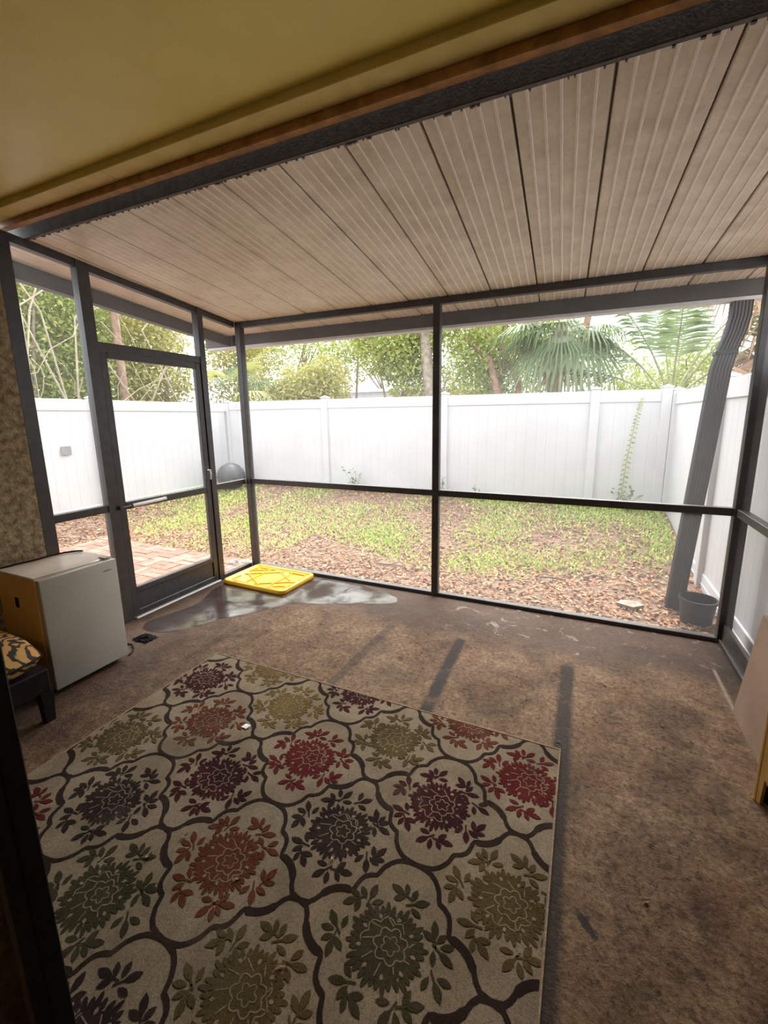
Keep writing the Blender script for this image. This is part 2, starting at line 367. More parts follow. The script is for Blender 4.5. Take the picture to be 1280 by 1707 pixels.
# ------------------------------------------------------------------ key dimensions (metres; camera stands at x=0, y=0)
XL, XR, YB, YH = -3.155, 0.93, 3.39, 1.70      # screen wall left / right / back, house header
SL, SK = -0.098, -0.042                       # fall of the patio roof per metre, slight skew of its panels
def zr(y): return 2.46 + SL*(y-YB)            # underside of the patio roof
def gz(x, y):
    a = np.clip((np.asarray(y)-4.3)/2.7, 0, 1); b = np.clip((-np.asarray(x)-5.95)/.9, 0, 1)
    a = np.maximum(a*a*(3-2*a), b*b*(3-2*b)); return -.06 + .25*a

# ------------------------------------------------------------------ floor, house shell
solo('floor', MB().box(-3.24, 1.02, -3.2, 3.44, -.16, 0), M['floor'], kind='structure')
solo('ceiling', MB().box(-3.24, 1.02, -3.2, 1.503, 2.722, 2.84), M['olive'], 'olive yellow painted ceiling of the house side', kind='structure')
tr = thing('trim_1', (-1, 1.5, 2.6), kind='structure')
a = MB().box(-3.24, -2.145, 1.503, 1.600, 2.69, 2.84, .003); a.build('soffit_board', M['olive_board'], tr)
a = MB().box(-2.142, 1.02, 1.503, 1.600, 2.69, 2.84, .003); a.build('soffit_board', M['olive_board'], tr)
tr2 = thing('trim_2', (-1, 1.6, 2.6), kind='structure')
MB().box(-3.24, 1.02, 1.600, 1.642, 2.658, 2.84, .004).build('stained_beam', M['stain_wood'], tr2)
tr3 = thing('trim_3', (-1, 1.68, 2.6), kind='structure')
h = MB().box(-3.64, 1.06, 1.680, 1.704, 2.618, 2.84, .003)
h.build('header_channel', M['bronze_in'], tr3)
hl = MB()                                      # ragged lower lip with bits of old sealant
for i in range(110):
    x = -3.1 + 4.1*random.random(); k = .003+.007*random.random()**2
    hl.box(x, x+k*1.4, 1.700, 1.710, 2.617-k*.25, 2.624)
hl.build('sealant_crumbs', M['bronze'], tr3)
wl = thing('wall_left', (XL, 0, 0), kind='structure')
MB().box(XL-.09, XL, -3.2, 1.53, -.1, 2.721).build('stucco_wall', M['stucco'], wl)
wrr = thing('wall_right', (XR, 0, 0), kind='structure')
MB().box(XR+.001, XR+.09, -3.2, 1.66, -.1, 2.721).build('house_wall', M['cream_wall'], wrr)
solo('wall_rear', MB().box(-3.24, 1.02, -3.3, -3.2, -.1, 2.8), M['cream_wall'], kind='structure')

# ------------------------------------------------------------------ patio roof of ribbed panels
rf = thing('roof', (-1.2, 2.7, 2.5), kind='structure')
PWD = .3255
def panel_mesh(y0, y1):
    mb = MB(); g = .004; x0, x1 = g, PWD-g
    prof = [(x0, .007), (x0+.004, 0)]; mats = [0]
    for k in range(1, 6):
        c = PWD*k/6
        prof += [(c-.0055, 0), (c-.0035, -.003), (c+.0035, -.003), (c+.0055, 0)]; 
    prof += [(x1-.004, 0), (x1, .007)]
    def P(x, z, y): return (x+SK*(y-YH), y, zr(y)-zr(YH)+z)
    ys = (y0, y1); n = len(prof); vs = []
    for y in ys: vs += [P(x, z, y) for x, z in prof]
    for y in ys: vs += [P(x1, .05, y), P(x0, .05, y)]
    fs = []; mi = []
    for i in range(n-1):
        fs.append((i, i+1, n+i+1, n+i)); dz = abs(prof[i][1]+prof[i+1][1])
        mi.append(1 if (prof[i][1] < 0 or prof[i+1][1] < 0) else 0)
    t0, t1 = 2*n, 2*n+2
    fs += [(n-1, t0, t1, 2*n-1), (t0, t0+1, t1+1, t1), (t0+1, 0, n, t1+1)]; mi += [0, 0, 0]
    fs += [tuple(range(n-1, -1, -1))+(t0+1, t0), tuple(range(n, 2*n))+(t1, t1+1)]; mi += [0, 0]
    mb.v = vs; mb.f = [list(f) for f in fs]; mb.mi = mi; return mb.mesh('panel', [M['panel'], M['bead']])
pmesh = panel_mesh(1.69, 3.748)
ks = range(-13, 3)
for k in ks:
    x = .34 + PWD*k
    link('panel', pmesh, rf, (x+1.2, -2.7, zr(YH)-2.5 + random.uniform(-.0015, .0015)))
MB().hexa([(-3.98,1.69,zr(1.69)+.052),(1.4,1.69,zr(1.69)+.052),(1.4,3.82,zr(3.82)+.052),(-3.98,3.82,zr(3.82)+.052),
           (-3.98,1.69,zr(1.69)+.09),(1.4,1.69,zr(1.69)+.09),(1.4,3.82,zr(3.82)+.09),(-3.98,3.82,zr(3.82)+.09)]).build('light_block_slab', M['white_metal'], rf)  # unseen slab added on top of the panels to block daylight
gu = thing('gutter', (-1.2, 3.8, 2.3), 'brown metal gutter along the outer edge of the patio roof', 'gutter')
mb = MB().box(-3.94, 1.42, 3.75, 3.86, 2.318, 2.50, .004); mb.build('trough', M['gutter'], gu)
MB().box(-3.92, 1.40, 3.756, 3.85, 2.296, 2.3175).build('drip_edge', M['white_metal'], gu)
sb = thing('roof_beam', (-3.6, 2.7, 2.4), 'brown sloping side beam under the left roof overhang', 'beam')
y0, y1 = 1.69, 3.748
MB().hexa([(-3.66,y0,zr(y0)-.115),(-3.59,y0,zr(y0)-.115),(-3.59,y1,zr(y1)-.105),(-3.66,y1,zr(y1)-.105),
           (-3.66,y0,zr(y0)-.007),(-3.59,y0,zr(y0)-.007),(-3.59,y1,zr(y1)-.007),(-3.66,y1,zr(y1)-.007)]).build('beam_face', M['gutter'], sb)

# ------------------------------------------------------------------ screen enclosure
TR = .048
def post(parent, x0, x1, y0, y1, z0, z1): return MB().box(x0, x1, y0, y1, z0, z1, .003).build('post', M['bronze'], parent)
def rail(parent, name, x0, x1, y0, y1, z0, z1): return MB().box(x0, x1, y0, y1, z0, z1, .003).build(name, M['bronze'], parent)
def screen(parent, pts):
    return MB().add(pts, [(0,1,2,3)]).build('insect_screen', M['screen'], parent)
D = .055
# back wall: corner post, middle post, corner post
wb = thing('wall_back', (-1.1, YB, 0), kind='structure')
y0, y1 = YB, YB+D
zt = zr(YB+D/2)
post(wb, XL-.004, XL+.058, y0-.01, y1, 0, zt); post(wb, -1.15, -1.092, y0, y1, 0, zt); post(wb, XR-.01, XR+.068, y0-.01, y1, 0, zt)
for a, b in ((XL+.058, -1.15), (-1.092, XR-.01)):
    rail(wb, 'top_rail', a, b, y0, y1, 2.408, zt-.001); rail(wb, 'mid_rail', a, b, y0+.002, y1-.002, .892, .944); rail(wb, 'sill', a, b, y0, y1, 0, .03)
    for zz in ((.03, .892), (.944, 2.408)):
        screen(wb, [(a, y0+.03, zz[0]), (b, y0+.03, zz[0]), (b, y0+.03, zz[1]), (a, y0+.03, zz[1])])
# left wall
x0, x1 = XL-D, XL
def lrail(parent, name, y0, y1, z0, z1): return rail(parent, name, XL-D+.002, XL-.002, y0, y1, z0, z1)
def slope_rail(parent, xa, xb, ya, yb):
    MB().hexa([(xa,ya,zr(ya)-.05),(xb,ya,zr(ya)-.05),(xb,yb,zr(yb)-.05),(xa,yb,zr(yb)-.05),(xa,ya,zr(ya)-.001),(xb,ya,zr(ya)-.001),(xb,yb,zr(yb)-.001),(xa,yb,zr(yb)-.001)]).build('top_rail', M['bronze'], parent)
def lscreen(parent, ya, yb, za, zb0, zb1):
    screen(parent, [(XL-.03, ya, za), (XL-.03, yb, za), (XL-.03, yb, zb1), (XL-.03, ya, zb0)])
def lpost(parent, ya, yb, d=0.0):
    MB().hexa([(XL-D-d,ya,0),(XL+d,ya,0),(XL+d,yb,0),(XL-D-d,yb,0),(XL-D-d,ya,zr(ya)-.002),(XL+d,ya,zr(ya)-.002),(XL+d,yb,zr(yb)-.002),(XL-D-d,yb,zr(yb)-.002)]).build('post', M['bronze'], parent)
lpost(wl, 1.532, 1.606); lpost(wl, 1.965, 2.045, .004); lpost(wl, 2.932, 2.99, .004)
slope_rail(wl, XL-D+.002, XL-.002, 1.606, 1.965); slope_rail(wl, XL-D+.002, XL-.002, 2.045, 2.932); slope_rail(wl, XL-D+.002, XL-.002, 2.99, 3.378)
lrail(wl, 'mid_rail', 1.606, 1.965, .882, .934); lrail(wl, 'mid_rail', 2.99, 3.378, .888, .940)
lrail(wl, 'sill', 1.606, 1.965, 0, .04); lrail(wl, 'sill', 2.99, 3.378, 0, .04); lrail(wl, 'door_header', 2.045, 2.932, 2.036, 2.092)
lrail(wl, 'threshold', 2.045, 2.932, 0, .016)
for ya, yb in ((1.606, 1.965), (2.99, 3.378)):
    lscreen(wl, ya, yb, .04, .885, .885); lscreen(wl, ya, yb, .934, zr(ya)-.05, zr(yb)-.05)
lscreen(wl, 2.045, 2.932, 2.092, zr(2.045)-.05, zr(2.932)-.05)
MB().box(XL, XL+.018, 2.06, 2.93, 0, .012, .003).build('weather_strip', M['white_metal'], wl)
# screen door
dr = thing('door_1', (XL, 2.05, 0), kind='structure', label='dark bronze screen door with a solid kick plate')
dx0, dx1 = XL-.045, XL-.006
ya, yb = 2.050, 2.927
MB().box(dx0, dx1, ya, ya+.052, .022, 2.032, .003).build('stile', M['bronze'], dr)
MB().box(dx0, dx1, yb-.052, yb, .022, 2.032, .003).build('stile', M['bronze'], dr)
MB().box(dx0, dx1, ya+.052, yb-.052, 1.984, 2.032, .003).build('door_rail', M['bronze'], dr)
MB().box(dx0, dx1, ya+.052, yb-.052, .878, .932, .003).build('door_rail', M['bronze'], dr)
kp = MB().box(dx0, dx1, ya+.052, yb-.052, .022, .062, .003).box(dx0, dx1, ya+.052, yb-.052, .205, .25, .003).build('kick_frame', M['bronze'], dr)
MB().box(dx0+.012, dx1-.012, ya+.052, yb-.052, .062, .205).build('kick_plate', M['dark_metal'], dr)
MB().add([(XL-.025, ya+.052, .25), (XL-.025, yb-.052, .25), (XL-.025, yb-.052, .878), (XL-.025, ya+.052, .878)], [(0,1,2,3)]).build('insect_screen', M['screen'], dr)
MB().add([(XL-.025, ya+.052, .932), (XL-.025, yb-.052, .932), (XL-.025, yb-.052, 1.984), (XL-.025, ya+.052, 1.984)], [(0,1,2,3)]).build('insect_screen', M['screen'], dr)
cl = MB().tube([(XL+.026, 2.13, .906), (XL+.026, 2.42, .912)], .013, 10).build('door_closer', M['steel'], dr)
MB().tube([(XL+.026, 2.05, .905), (XL+.026, 2.13, .906)], .005, 8).box(XL-.006, XL+.03, 2.03, 2.055, .89, .92).box(XL-.006, XL+.03, 2.41, 2.43, .895, .925).build('closer_rod', M['dark_metal'], cl)
hd = MB().box(XL-.006, XL+.006, 2.875, 2.915, 1.0, 1.12, .002).build('latch_plate', M['dark_metal'], dr)
MB().tube([(XL+.004, 2.893, 1.09), (XL+.04, 2.893, 1.09), (XL+.045, 2.893, 1.05), (XL+.04, 2.893, 1.005)], .008, 8).build('handle', M['steel'], hd)
# right wall
post(wrr, XR-.002, XR+.055, 1.662, 1.72, 0, zr(1.69)-.002)
rail(wrr, 'mid_rail', XR, XR+.05, 1.72, 3.38, .892, .944); rail(wrr, 'sill', XR, XR+.05, 1.72, 3.38, 0, .035)
slope_rail(wrr, XR, XR+.05, 1.72, 3.38)
MB().box(XR+.015, XR+.035, 1.72, 3.38, .035, .15).build('kick_strip', M['bronze'], wrr)
screen(wrr, [(XR+.025, 1.72, .15), (XR+.025, 3.38, .15), (XR+.025, 3.38, .892), (XR+.025, 1.72, .892)])
screen(wrr, [(XR+.025, 1.72, .944), (XR+.025, 3.38, .944), (XR+.025, 3.38, zr(3.38)-.05), (XR+.025, 1.72, zr(1.72)-.05)])
# sliding glass door of the house beside the camera: its black stile shows at the lower left
sdr = thing('door_2', (-1.4, .3, 0), kind='structure', label='black framed sliding glass door panel at the lower left')
MB().box(-.945, -.866, .30, .335, .02, 2.06, .003).build('stile', M['black_metal'], sdr)
MB().box(-.985, -.946, .305, .33, .02, 2.06, .002).build('inner_stile', M['dark_metal'], sdr)
MB().box(-1.93, -1.86, .30, .335, .02, 2.06, .003).build('stile', M['black_metal'], sdr)
MB().box(-1.86, -.985, .30, .335, .02, .10, .003).build('bottom_rail', M['black_metal'], sdr)
MB().box(-1.86, -.985, .30, .335, 1.98, 2.06, .003).build('top_rail', M['black_metal'], sdr)
MB().box(-1.86, -.985, .314, .320, .10, 1.98).build('pane', M['glass'], sdr)
# ------------------------------------------------------------------ warm ceiling lamp inside the house (behind the camera)
lmp = thing('ceiling_lamp', (-1.1, -1.3, 2.722), 'round warm flush ceiling lamp behind the doorway', 'lamp')
MB().lathe([(0, 0), (.17, 0), (.17, -.03), (.15, -.035), (0, -.035)], (-1.1, -1.3, 2.721), 28).build('base', M['steel'], lmp, True)
m, t, bs, v = base('lamp_glow'); bs.inputs['Emission Color'].default_value = (1, .62, .25, 1); bs.inputs['Emission Strength'].default_value = 9
bs.inputs['Base Color'].default_value = (.8, .7, .5, 1)
MB().lathe([(.145, 0), (.14, -.03), (.11, -.06), (.06, -.078), (.001, -.083)], (-1.1, -1.3, 2.686), 28).build('dome', m, lmp, True)

# ------------------------------------------------------------------ rug
RX0, RX1, RY0, RY1 = -2.155, -.008, .30, 1.918
RPX, RPY, RNX, RNY = .3115, .2555, -1.062, 1.668
rug = thing('area_rug', (-1.08, 1.1, 0), 'cream area rug with floral medallions in a brown ogee lattice', 'rug')
MB().box(RX0, RX1, RY0, RY1, .0005, .010, .002).build('pile', M['rug'], rug)
MB().tube([(RX0, RY0, .007), (RX0, RY1, .007), (RX1, RY1, .007), (RX1, RY0, .007), (RX0, RY0, .007)], .0065, 6).build('binding', M['rope'], rug)
def clip(poly):
    for ax, lim, sg in ((0, RX0+.006, 1), (0, RX1-.006, -1), (1, RY0+.006, 1), (1, RY1-.006, -1)):
        out = []
        for i in range(len(poly)):
            p, q = poly[i], poly[(i+1) % len(poly)]
            ip, iq = (p[ax]-lim)*sg >= 0, (q[ax]-lim)*sg >= 0
            if ip: out.append(p)
            if ip != iq:
                k = (lim-p[ax])/(q[ax]-p[ax]); out.append((p[0]+(q[0]-p[0])*k, p[1]+(q[1]-p[1])*k))
        poly = out
        if len(poly) < 3: return []
    return poly
def addpoly(mb, poly, z):
    p = clip(poly)
    if len(p) >= 3: mb.add([(x, y, z) for x, y in p], [tuple(range(len(p)))])
def node(i, j): return (RNX+RPX*i, RNY+RPY*j)
vines = MB()
VT = [(0, 0), (.07, -.0155), (.129, -.0125), (.187, -.002), (.247, .003), (.308, .002), (.371, -.006), (.431, -.021), (.482, -.002), (.54, .012), (.60, .011), (.655, .004), (.69, .014), (.733, .024), (.811, .031), (.875, .0285), (.938, .0168), (1.0, 0)]
def vt(u):
    for (a0, b0), (a1, b1) in zip(VT[:-1], VT[1:]):
        if u <= a1: return b0+(b1-b0)*(u-a0)/(a1-a0)
    return 0
for i in range(-5, 5):
    for j in range(-8, 4):
        if (i+j) % 2: continue
        for dj in (1, -1):
            a, b = node(i, j), node(i+1, j+dj)
            L = math.hypot(b[0]-a[0], b[1]-a[1]); tx, ty = (b[0]-a[0])/L, (b[1]-a[1])/L; nx, ny = -ty, tx
            pts = []; K = 40
            for k in range(K+1):
                u = k/K; even = i % 2 == 0; fl = even; q = 1-u if fl else u; off = vt(q)*(-1 if (dj > 0 and even) or (dj < 0 and not even) else 1)
                w_ = .0076 + (.0042 if .19 < q < .41 else 0)
                pts.append((a[0]+tx*L*u+nx*off, a[1]+ty*L*u+ny*off, w_))
            ed = []
            for k in range(K+1):
                p0_, p1_ = pts[max(k-1, 0)], pts[min(k+1, K)]; dx, dy = p1_[0]-p0_[0], p1_[1]-p0_[1]; l = math.hypot(dx, dy); ux, uy = -dy/l, dx/l; p = pts[k]
                ed.append(((p[0]-ux*p[2], p[1]-uy*p[2]), (p[0]+ux*p[2], p[1]+uy*p[2])))
            for k in range(K): addpoly(vines, [ed[k][0], ed[k+1][0], ed[k+1][1], ed[k][1]], .0112 if dj > 0 else .0114)
vines.build('vine_lattice', M['rug_line'], rug)
def petal(cx, cy, ang, r0, r1, wd, sx, sy, fat=.6):
    L = r1-r0; prof = [(0, 0), (.25, .30), (fat, .5), (.85, .30), (1, 0), (.85, -.30), (fat, -.5), (.25, -.30)]
    out = []
    for u, v_ in prof:
        a_, b_ = r0+L*u, wd*v_
        out.append((cx+sx*(a_*math.cos(ang)-b_*math.sin(ang)), cy+sy*(a_*math.sin(ang)+b_*math.cos(ang))))
    return out
def leafp(cx, cy, x, y, ang, L, wd, sx, sy):
    out = []
    for u, v_ in ((-.5, 0), (-.2, .4), (.08, .5), (.3, .32), (.5, 0), (.3, -.32), (.08, -.5), (-.2, -.4)):
        a_, b_ = x+L*u*math.cos(ang)-wd*v_*math.sin(ang), y+L*u*math.sin(ang)+wd*v_*math.cos(ang)
        out.append((cx+sx*a_, cy+sy*b_))
    return out
def medallion(c, key, turn):
    mb = MB(); rr = random.Random(int(c[0]*1000)*7+int(c[1]*1000)); cx, cy = c; sx, sy = 1.07, .95; z = .0116
    ox, oy = cx+.012, cy+.004
    def fan(ccx, ccy, rad, zz):
        n_ = len(rad)
        ps = [(ccx+sx*rad[q_]*math.cos(turn+2*PI*q_/n_), ccy+sy*rad[q_]*math.sin(turn+2*PI*q_/n_)) for q_ in range(n_)]
        for q_ in range(n_): addpoly(mb, [(ccx, ccy), ps[q_], ps[(q_+1) % n_]], zz)
    N_ = 72
    fan(cx, cy, [.074+.014*abs(math.sin(4.5*2*PI*q_/N_))+.004*rr.random() for q_ in range(N_)], z)
    for k in range(12):
        a_ = turn+.1+k*2*PI/12+.06*rr.random(); r1_ = .112+.012*rr.random()
        for dk, f_ in ((-.17, .95), (0, 1.04), (.16, .93)): addpoly(mb, petal(cx, cy, a_+dk, .078, r1_*f_, .017, sx, sy, .4), z+.0002)
    def line(ps, wd):
        for p, q_ in zip(ps[:-1], ps[1:]):
            dx, dy = q_[0]-p[0], q_[1]-p[1]; l = math.hypot(dx, dy)+1e-9; ux, uy = -dy/l*wd, dx/l*wd
            addpoly(mb, [(p[0]-ux, p[1]-uy), (q_[0]-ux, q_[1]-uy), (q_[0]+ux, q_[1]+uy), (p[0]+ux, p[1]+uy)], z+.0007)
    mb.cur = 1
    def ring(ccx, ccy, r_, amp, kk, wd, ph=0.0, a0=0.0, a1=2*PI):
        line([(ccx+sx*(r_+amp*abs(math.sin(kk*.5*t1)))*math.cos(t1+turn+ph), ccy+sy*(r_+amp*abs(math.sin(kk*.5*t1)))*math.sin(t1+turn+ph)) for t1 in (a0+(a1-a0)*q_/44 for q_ in range(45))], wd)
    ring(ox, oy, .015, .012, 5, .0016); ring(ox, oy, .036, .014, 7, .0020, .3)
    ring(cx, cy, .062, .014, 9, .0017, .1, .4, 2.6)
    for k in range(9):
        a_ = turn+k*2*PI/9+.35; r0_ = .052; r1_ = .070+.012*rr.random()
        line([(ox+sx*r0_*math.cos(a_), oy+sy*r0_*math.sin(a_)), (cx+sx*r1_*math.cos(a_+.15), cy+sy*r1_*math.sin(a_+.15))], .0016)
        addpoly(mb, petal(cx, cy, a_+.4, .070, .086, .011, sx, sy, .5), z+.0007)
    mb.cur = 0
    for k in range(13):
        a_ = turn*.3+k*2*PI/13+.08*rr.random(); big = 1.0 + .13*abs(math.cos(2*a_))
        r = .149*big; x, y = r*math.cos(a_), r*math.sin(a_); t_ = a_+(1.15 if k % 2 else -.7)
        addpoly(mb, leafp(cx, cy, x, y, t_, .054, .023, sx, sy), z+.0003)
        addpoly(mb, leafp(cx, cy, x*1.03+.030*math.cos(t_+2.3), y*1.03+.030*math.sin(t_+2.3), t_+.9, .043, .020, sx, sy), z+.0004)
        addpoly(mb, leafp(cx, cy, x*.97+.030*math.cos(t_-2.3), y*.97+.030*math.sin(t_-2.3), t_-.9, .040, .018, sx, sy), z+.0005)
        s0 = (cx+sx*(x-.05*math.cos(t_)), cy+sy*(y-.05*math.sin(t_))); s1 = (cx+sx*x, cy+sy*y)
        dx, dy = s1[0]-s0[0], s1[1]-s0[1]; l = math.hypot(dx, dy); ux, uy = -dy/l*.0025, dx/l*.0025
        addpoly(mb, [(s0[0]-ux, s0[1]-uy), (s1[0]-ux, s1[1]-uy), (s1[0]+ux, s1[1]+uy), (s0[0]+ux, s0[1]+uy)], z+.0006)
    if len(mb.f) > 60:
        o = mb.build('floral_medallion', [RUGC[key], M['rug']], rug)
        o['label'] = {'red': 'red', 'burgundy': 'dark burgundy', 'rust': 'rust orange', 'gold': 'golden', 'olive': 'olive gold', 'green': 'dark olive green', 'dark': 'dark brown'}[key] + ' floral medallion'
FC = {(-3,0):'burgundy', (-2,-1):'rust', (-1,0):'gold', (0,-1):'red', (-1,-2):'burgundy', (-2,-3):'dark', (1,0):'olive', (2,-1):'burgundy', (3,0):'red',
      (1,-2):'dark', (0,-3):'rust', (-1,-4):'green', (2,-3):'green', (3,-2):'olive', (0,1):'burgundy', (2,1):'rust', (-3,-2):'olive', (-2,1):'gold',
      (1,-4):'olive', (-3,-4):'red', (3,-4):'burgundy', (0,-5):'dark', (-2,-5):'burgundy', (2,-5):'red', (-4,-1):'red', (-4,-3):'gold', (-4,1):'rust'}
for i in range(-4, 5):
    for j in range(-6, 2):
        if (i+j) % 2 == 0: continue
        c = node(i, j)
        if c[0] < RX0-.12 or c[0] > RX1+.12 or c[1] > RY1+.12 or c[1] < RY0-.12: continue
        medallion(c, FC.get((i, j), 'green'), (i*1.7+j*.9) % 6.28)

# ------------------------------------------------------------------ puddle of water by the door and the lid
def blob(pts, sub=4):
    n = len(pts); out = []
    for i in range(n):
        p0, p1, p2, p3 = (Vector(pts[(i+k) % n]) for k in (-1, 0, 1, 2))
        for s in range(sub):
            u = s/sub
            q = .5*((2*p1)+(p2-p0)*u+(2*p0-5*p1+4*p2-p3)*u*u+(3*p1-p0-3*p2+p3)*u**3)
            out.append((q.x+random.uniform(-.008, .008), q.y+random.uniform(-.008, .008)))
    return out
pud = solo('water_puddle', MB().prism(blob([(-3.02, 2.05), (-2.93, 2.42), (-3.05, 2.75), (-2.98, 2.86), (-2.60, 2.86), (-2.30, 2.90), (-2.34, 3.30), (-2.05, 3.36), (-1.75, 3.33), (-1.45, 3.24), (-1.38, 3.12), (-1.62, 3.00), (-1.86, 2.90), (-2.2, 2.74), (-2.36, 2.50), (-2.55, 2.28), (-2.66, 2.05), (-2.85, 1.96)]), .0002, .0016), M['water'],
           'shallow puddle of water on the concrete around the yellow lid', 'puddle', loc=(-2.4, 2.7, 0))

# ------------------------------------------------------------------ mini fridge
fr = thing('mini_fridge', (-2.87, 1.44, 0), 'small off white fridge with a plain door by the stucco wall', 'fridge')
fx0, fx1, fy0, fy1, fh = -3.095, -2.657, 1.23, 1.655, .695
MB().box(fx0, fx1-.052, fy0, fy1, .022, fh-.004, .006).build('cabinet', M['fridge_aged'], fr, True)
MB().box(fx0, fx1-.045, fy0-.003, fy1+.003, fh-.014, fh+.006, .005).build('top_plate', M['fridge_top'], fr, True)
MB().box(fx1-.052, fx1-.043, fy0+.006, fy1-.006, .04, fh-.014).build('door_gasket', M['gasket'], fr)
dd = MB().box(fx1-.043, fx1, fy0-.002, fy1+.002, .032, fh-.001, .009).build('door', M['fridge'], fr, True)
MB().box(fx1-.001, fx1+.002, fy1-.085, fy1-.035, fh-.064, fh-.056, .001).build('name_badge', M['grey_plate'], dd)
MB().tube([(fx1-.05, fy1-.03, fh+.004), (fx1-.05, fy1-.03, fh+.012)], .018, 14).box(fx1-.085, fx1-.02, fy1-.055, fy1-.012, fh+.006, fh+.013, .003).build('hinge_cover', M['fridge'], fr)
for yy in (fy0+.04, fy1-.04):
    for xx in (fx0+.05, fx1-.08): MB().tube([(xx, yy, 0), (xx, yy, .024)], .018, 10).build('foot', M['rubber'], fr)
MB().box(fx0+.17, fx0+.20, fy0-.005, fy0+.001, .50, .56, .002).build('side_clip', M['rubber'], fr)
pc = [(fx0-.01, fy0-.06, .62), (fx0+.01, fy0+.0, .70), (fx0+.03, fy0+.08, .7085), (fx0+.045, fy0+.18, .7085), (fx0+.04, fy0+.26, .7085), (fx0+.055, fy0+.34, .7085), (fx0+.10, fy0+.40, .7085), (fx0+.13, fy0+.41, .7085)]
solo('power_cord', MB().tube(pc, .0055, 7), M['rubber'], 'black power cord lying across the top of the fridge', 'cord', smooth=True, loc=(fx0, fy0+.2, .70))
fc = [(-2.98, 1.70, .006), (-2.90, 1.76, .006), (-2.80, 1.775, .006), (-2.735, 1.74, .006), (-2.70, 1.70, .006), (-2.69, 1.675, .006)]
solo('floor_cord', MB().tube(fc, .005, 7), M['rubber'], 'thin black cord curling on the floor behind the fridge', 'cord', smooth=True, loc=(-2.8, 1.75, 0))
rg = MB(); random.seed(3)
rv = []; n = 13
for i in range(n):
    for j in range(n):
        u, v_ = i/(n-1)-.5, j/(n-1)-.5; e = max(0, 1-4*(u*u+v_*v_))
        rv.append((-2.80+u*.15+random.uniform(-.012, .012), 1.87+v_*.11+random.uniform(-.010, .010), .002+e*.014+random.uniform(0, .014)*e))
rg.add(rv, [(i*n+j, i*n+j+1, (i+1)*n+j+1, (i+1)*n+j) for i in range(n-1) for j in range(n-1)])
solo('black_rag', rg, M['rag'], 'crumpled black rag on the floor near the fridge', 'rag', smooth=False, loc=(-2.8, 1.87, 0))

# ------------------------------------------------------------------ tiger print ottoman
ot = thing('ottoman', (-2.78, .80, 0), 'low black wooden stool with a tiger print cushion beside the fridge', 'stool')
ox0, ox1, oy0, oy1 = -3.12, -2.45, .46, 1.125
MB().box(ox0+.01, ox1-.01, oy0+.01, oy1-.01, .17, .292, .006).build('apron', M['blackwood'], ot)
for lx in (ox0+.005, ox1-.063):
    for ly in (oy0+.005, oy1-.063):
        MB().hexa([(lx+.008, ly+.008, 0), (lx+.05, ly+.008, 0), (lx+.05, ly+.05, 0), (lx+.008, ly+.05, 0), (lx, ly, .171), (lx+.058, ly, .171), (lx+.058, ly+.058, .171), (lx, ly+.058, .171)]).build('leg', M['blackwood'], ot)
cu = bmesh.new(); bmesh.ops.create_grid(cu, x_segments=16, y_segments=16, size=.5)
cm_ = MB(); vs = []; n = 18
def cush(u, v_, top):
    e = (1-min(1, abs(2*u))**6)*(1-min(1, abs(2*v_))**6)
    return .365 + (.105*e**.5 if top else -.072*e**.4)
cu.free()
for top in (1, 0):
    o = len(cm_.v); vs = []
    for i in range(n):
        for j in range(n):
            u, v_ = i/(n-1)-.5, j/(n-1)-.5
            k = 1-.10*(abs(2*u)*abs(2*v_))**3
            vs.append(((ox0+ox1)/2+u*(ox1-ox0+.02)*k, (oy0+oy1)/2+v_*(oy1-oy0+.02)*k, cush(u, v_, top)))
    fs = [(i*n+j, (i+1)*n+j, (i+1)*n+j+1, i*n+j+1) if top else (i*n+j, i*n+j+1, (i+1)*n+j+1, (i+1)*n+j) for i in range(n-1) for j in range(n-1)]
    cm_.add(vs, fs)
cus = cm_.build('cushion', M['tiger'], ot, True)
k_ = .9
pip = []
for i in range(41):
    q_ = i/40*4 % 4; sd_ = int(q_); w_ = q_-sd_-.5; u, v_ = ((w_, -.5), (.5, w_), (-w_, .5), (-.5, -w_))[sd_]
    k = 1-.10*(abs(2*u)*abs(2*v_))**3; pip.append(((ox0+ox1)/2+u*(ox1-ox0+.02)*k, (oy0+oy1)/2+v_*(oy1-oy0+.02)*k, .365))
MB().tube(pip, .006, 8).build('piping', M['blackwood'], cus)

# ------------------------------------------------------------------ yellow storage tote lid
def rrect(w_, d_, r, seg=6):
    out = []
    for cx, cy, a0 in ((w_/2-r, d_/2-r, 0), (-w_/2+r, d_/2-r, PI/2), (-w_/2+r, -d_/2+r, PI), (w_/2-r, -d_/2+r, 3*PI/2)):
        for k in range(seg+1): a_ = a0+k*PI/2/seg; out.append((cx+r*math.cos(a_), cy+r*math.sin(a_)))
    return out
LW, LD = .735, .50
lid = thing('tote_lid', (-2.715, 3.125, .002), 'yellow plastic storage tote lid lying on the floor in the corner', 'lid', local=True, rz=math.radians(-1.5))
mb = MB(); prof = [(.004, 0), (0, .006), (0, .026), (.004, .036), (.012, .040), (.024, .040), (.032, .036), (.040, .022), (.050, .018)]
loops = [[(x, y, z) for x, y in rrect(LW-2*i, LD-2*i, max(.02, .055-i*.6))] for i, z in prof]; n = len(loops[0])
mb.v = [p for l in loops for p in l]
for i in range(len(loops)-1):
    for j in range(n): mb.f.append([i*n+j, i*n+(j+1) % n, (i+1)*n+(j+1) % n, (i+1)*n+j])
mb.f.append([(len(loops)-1)*n+j for j in range(n)]); mb.mi = [0]*len(mb.f)
mb.build('rim_and_panel', M['yellow'], lid, True)
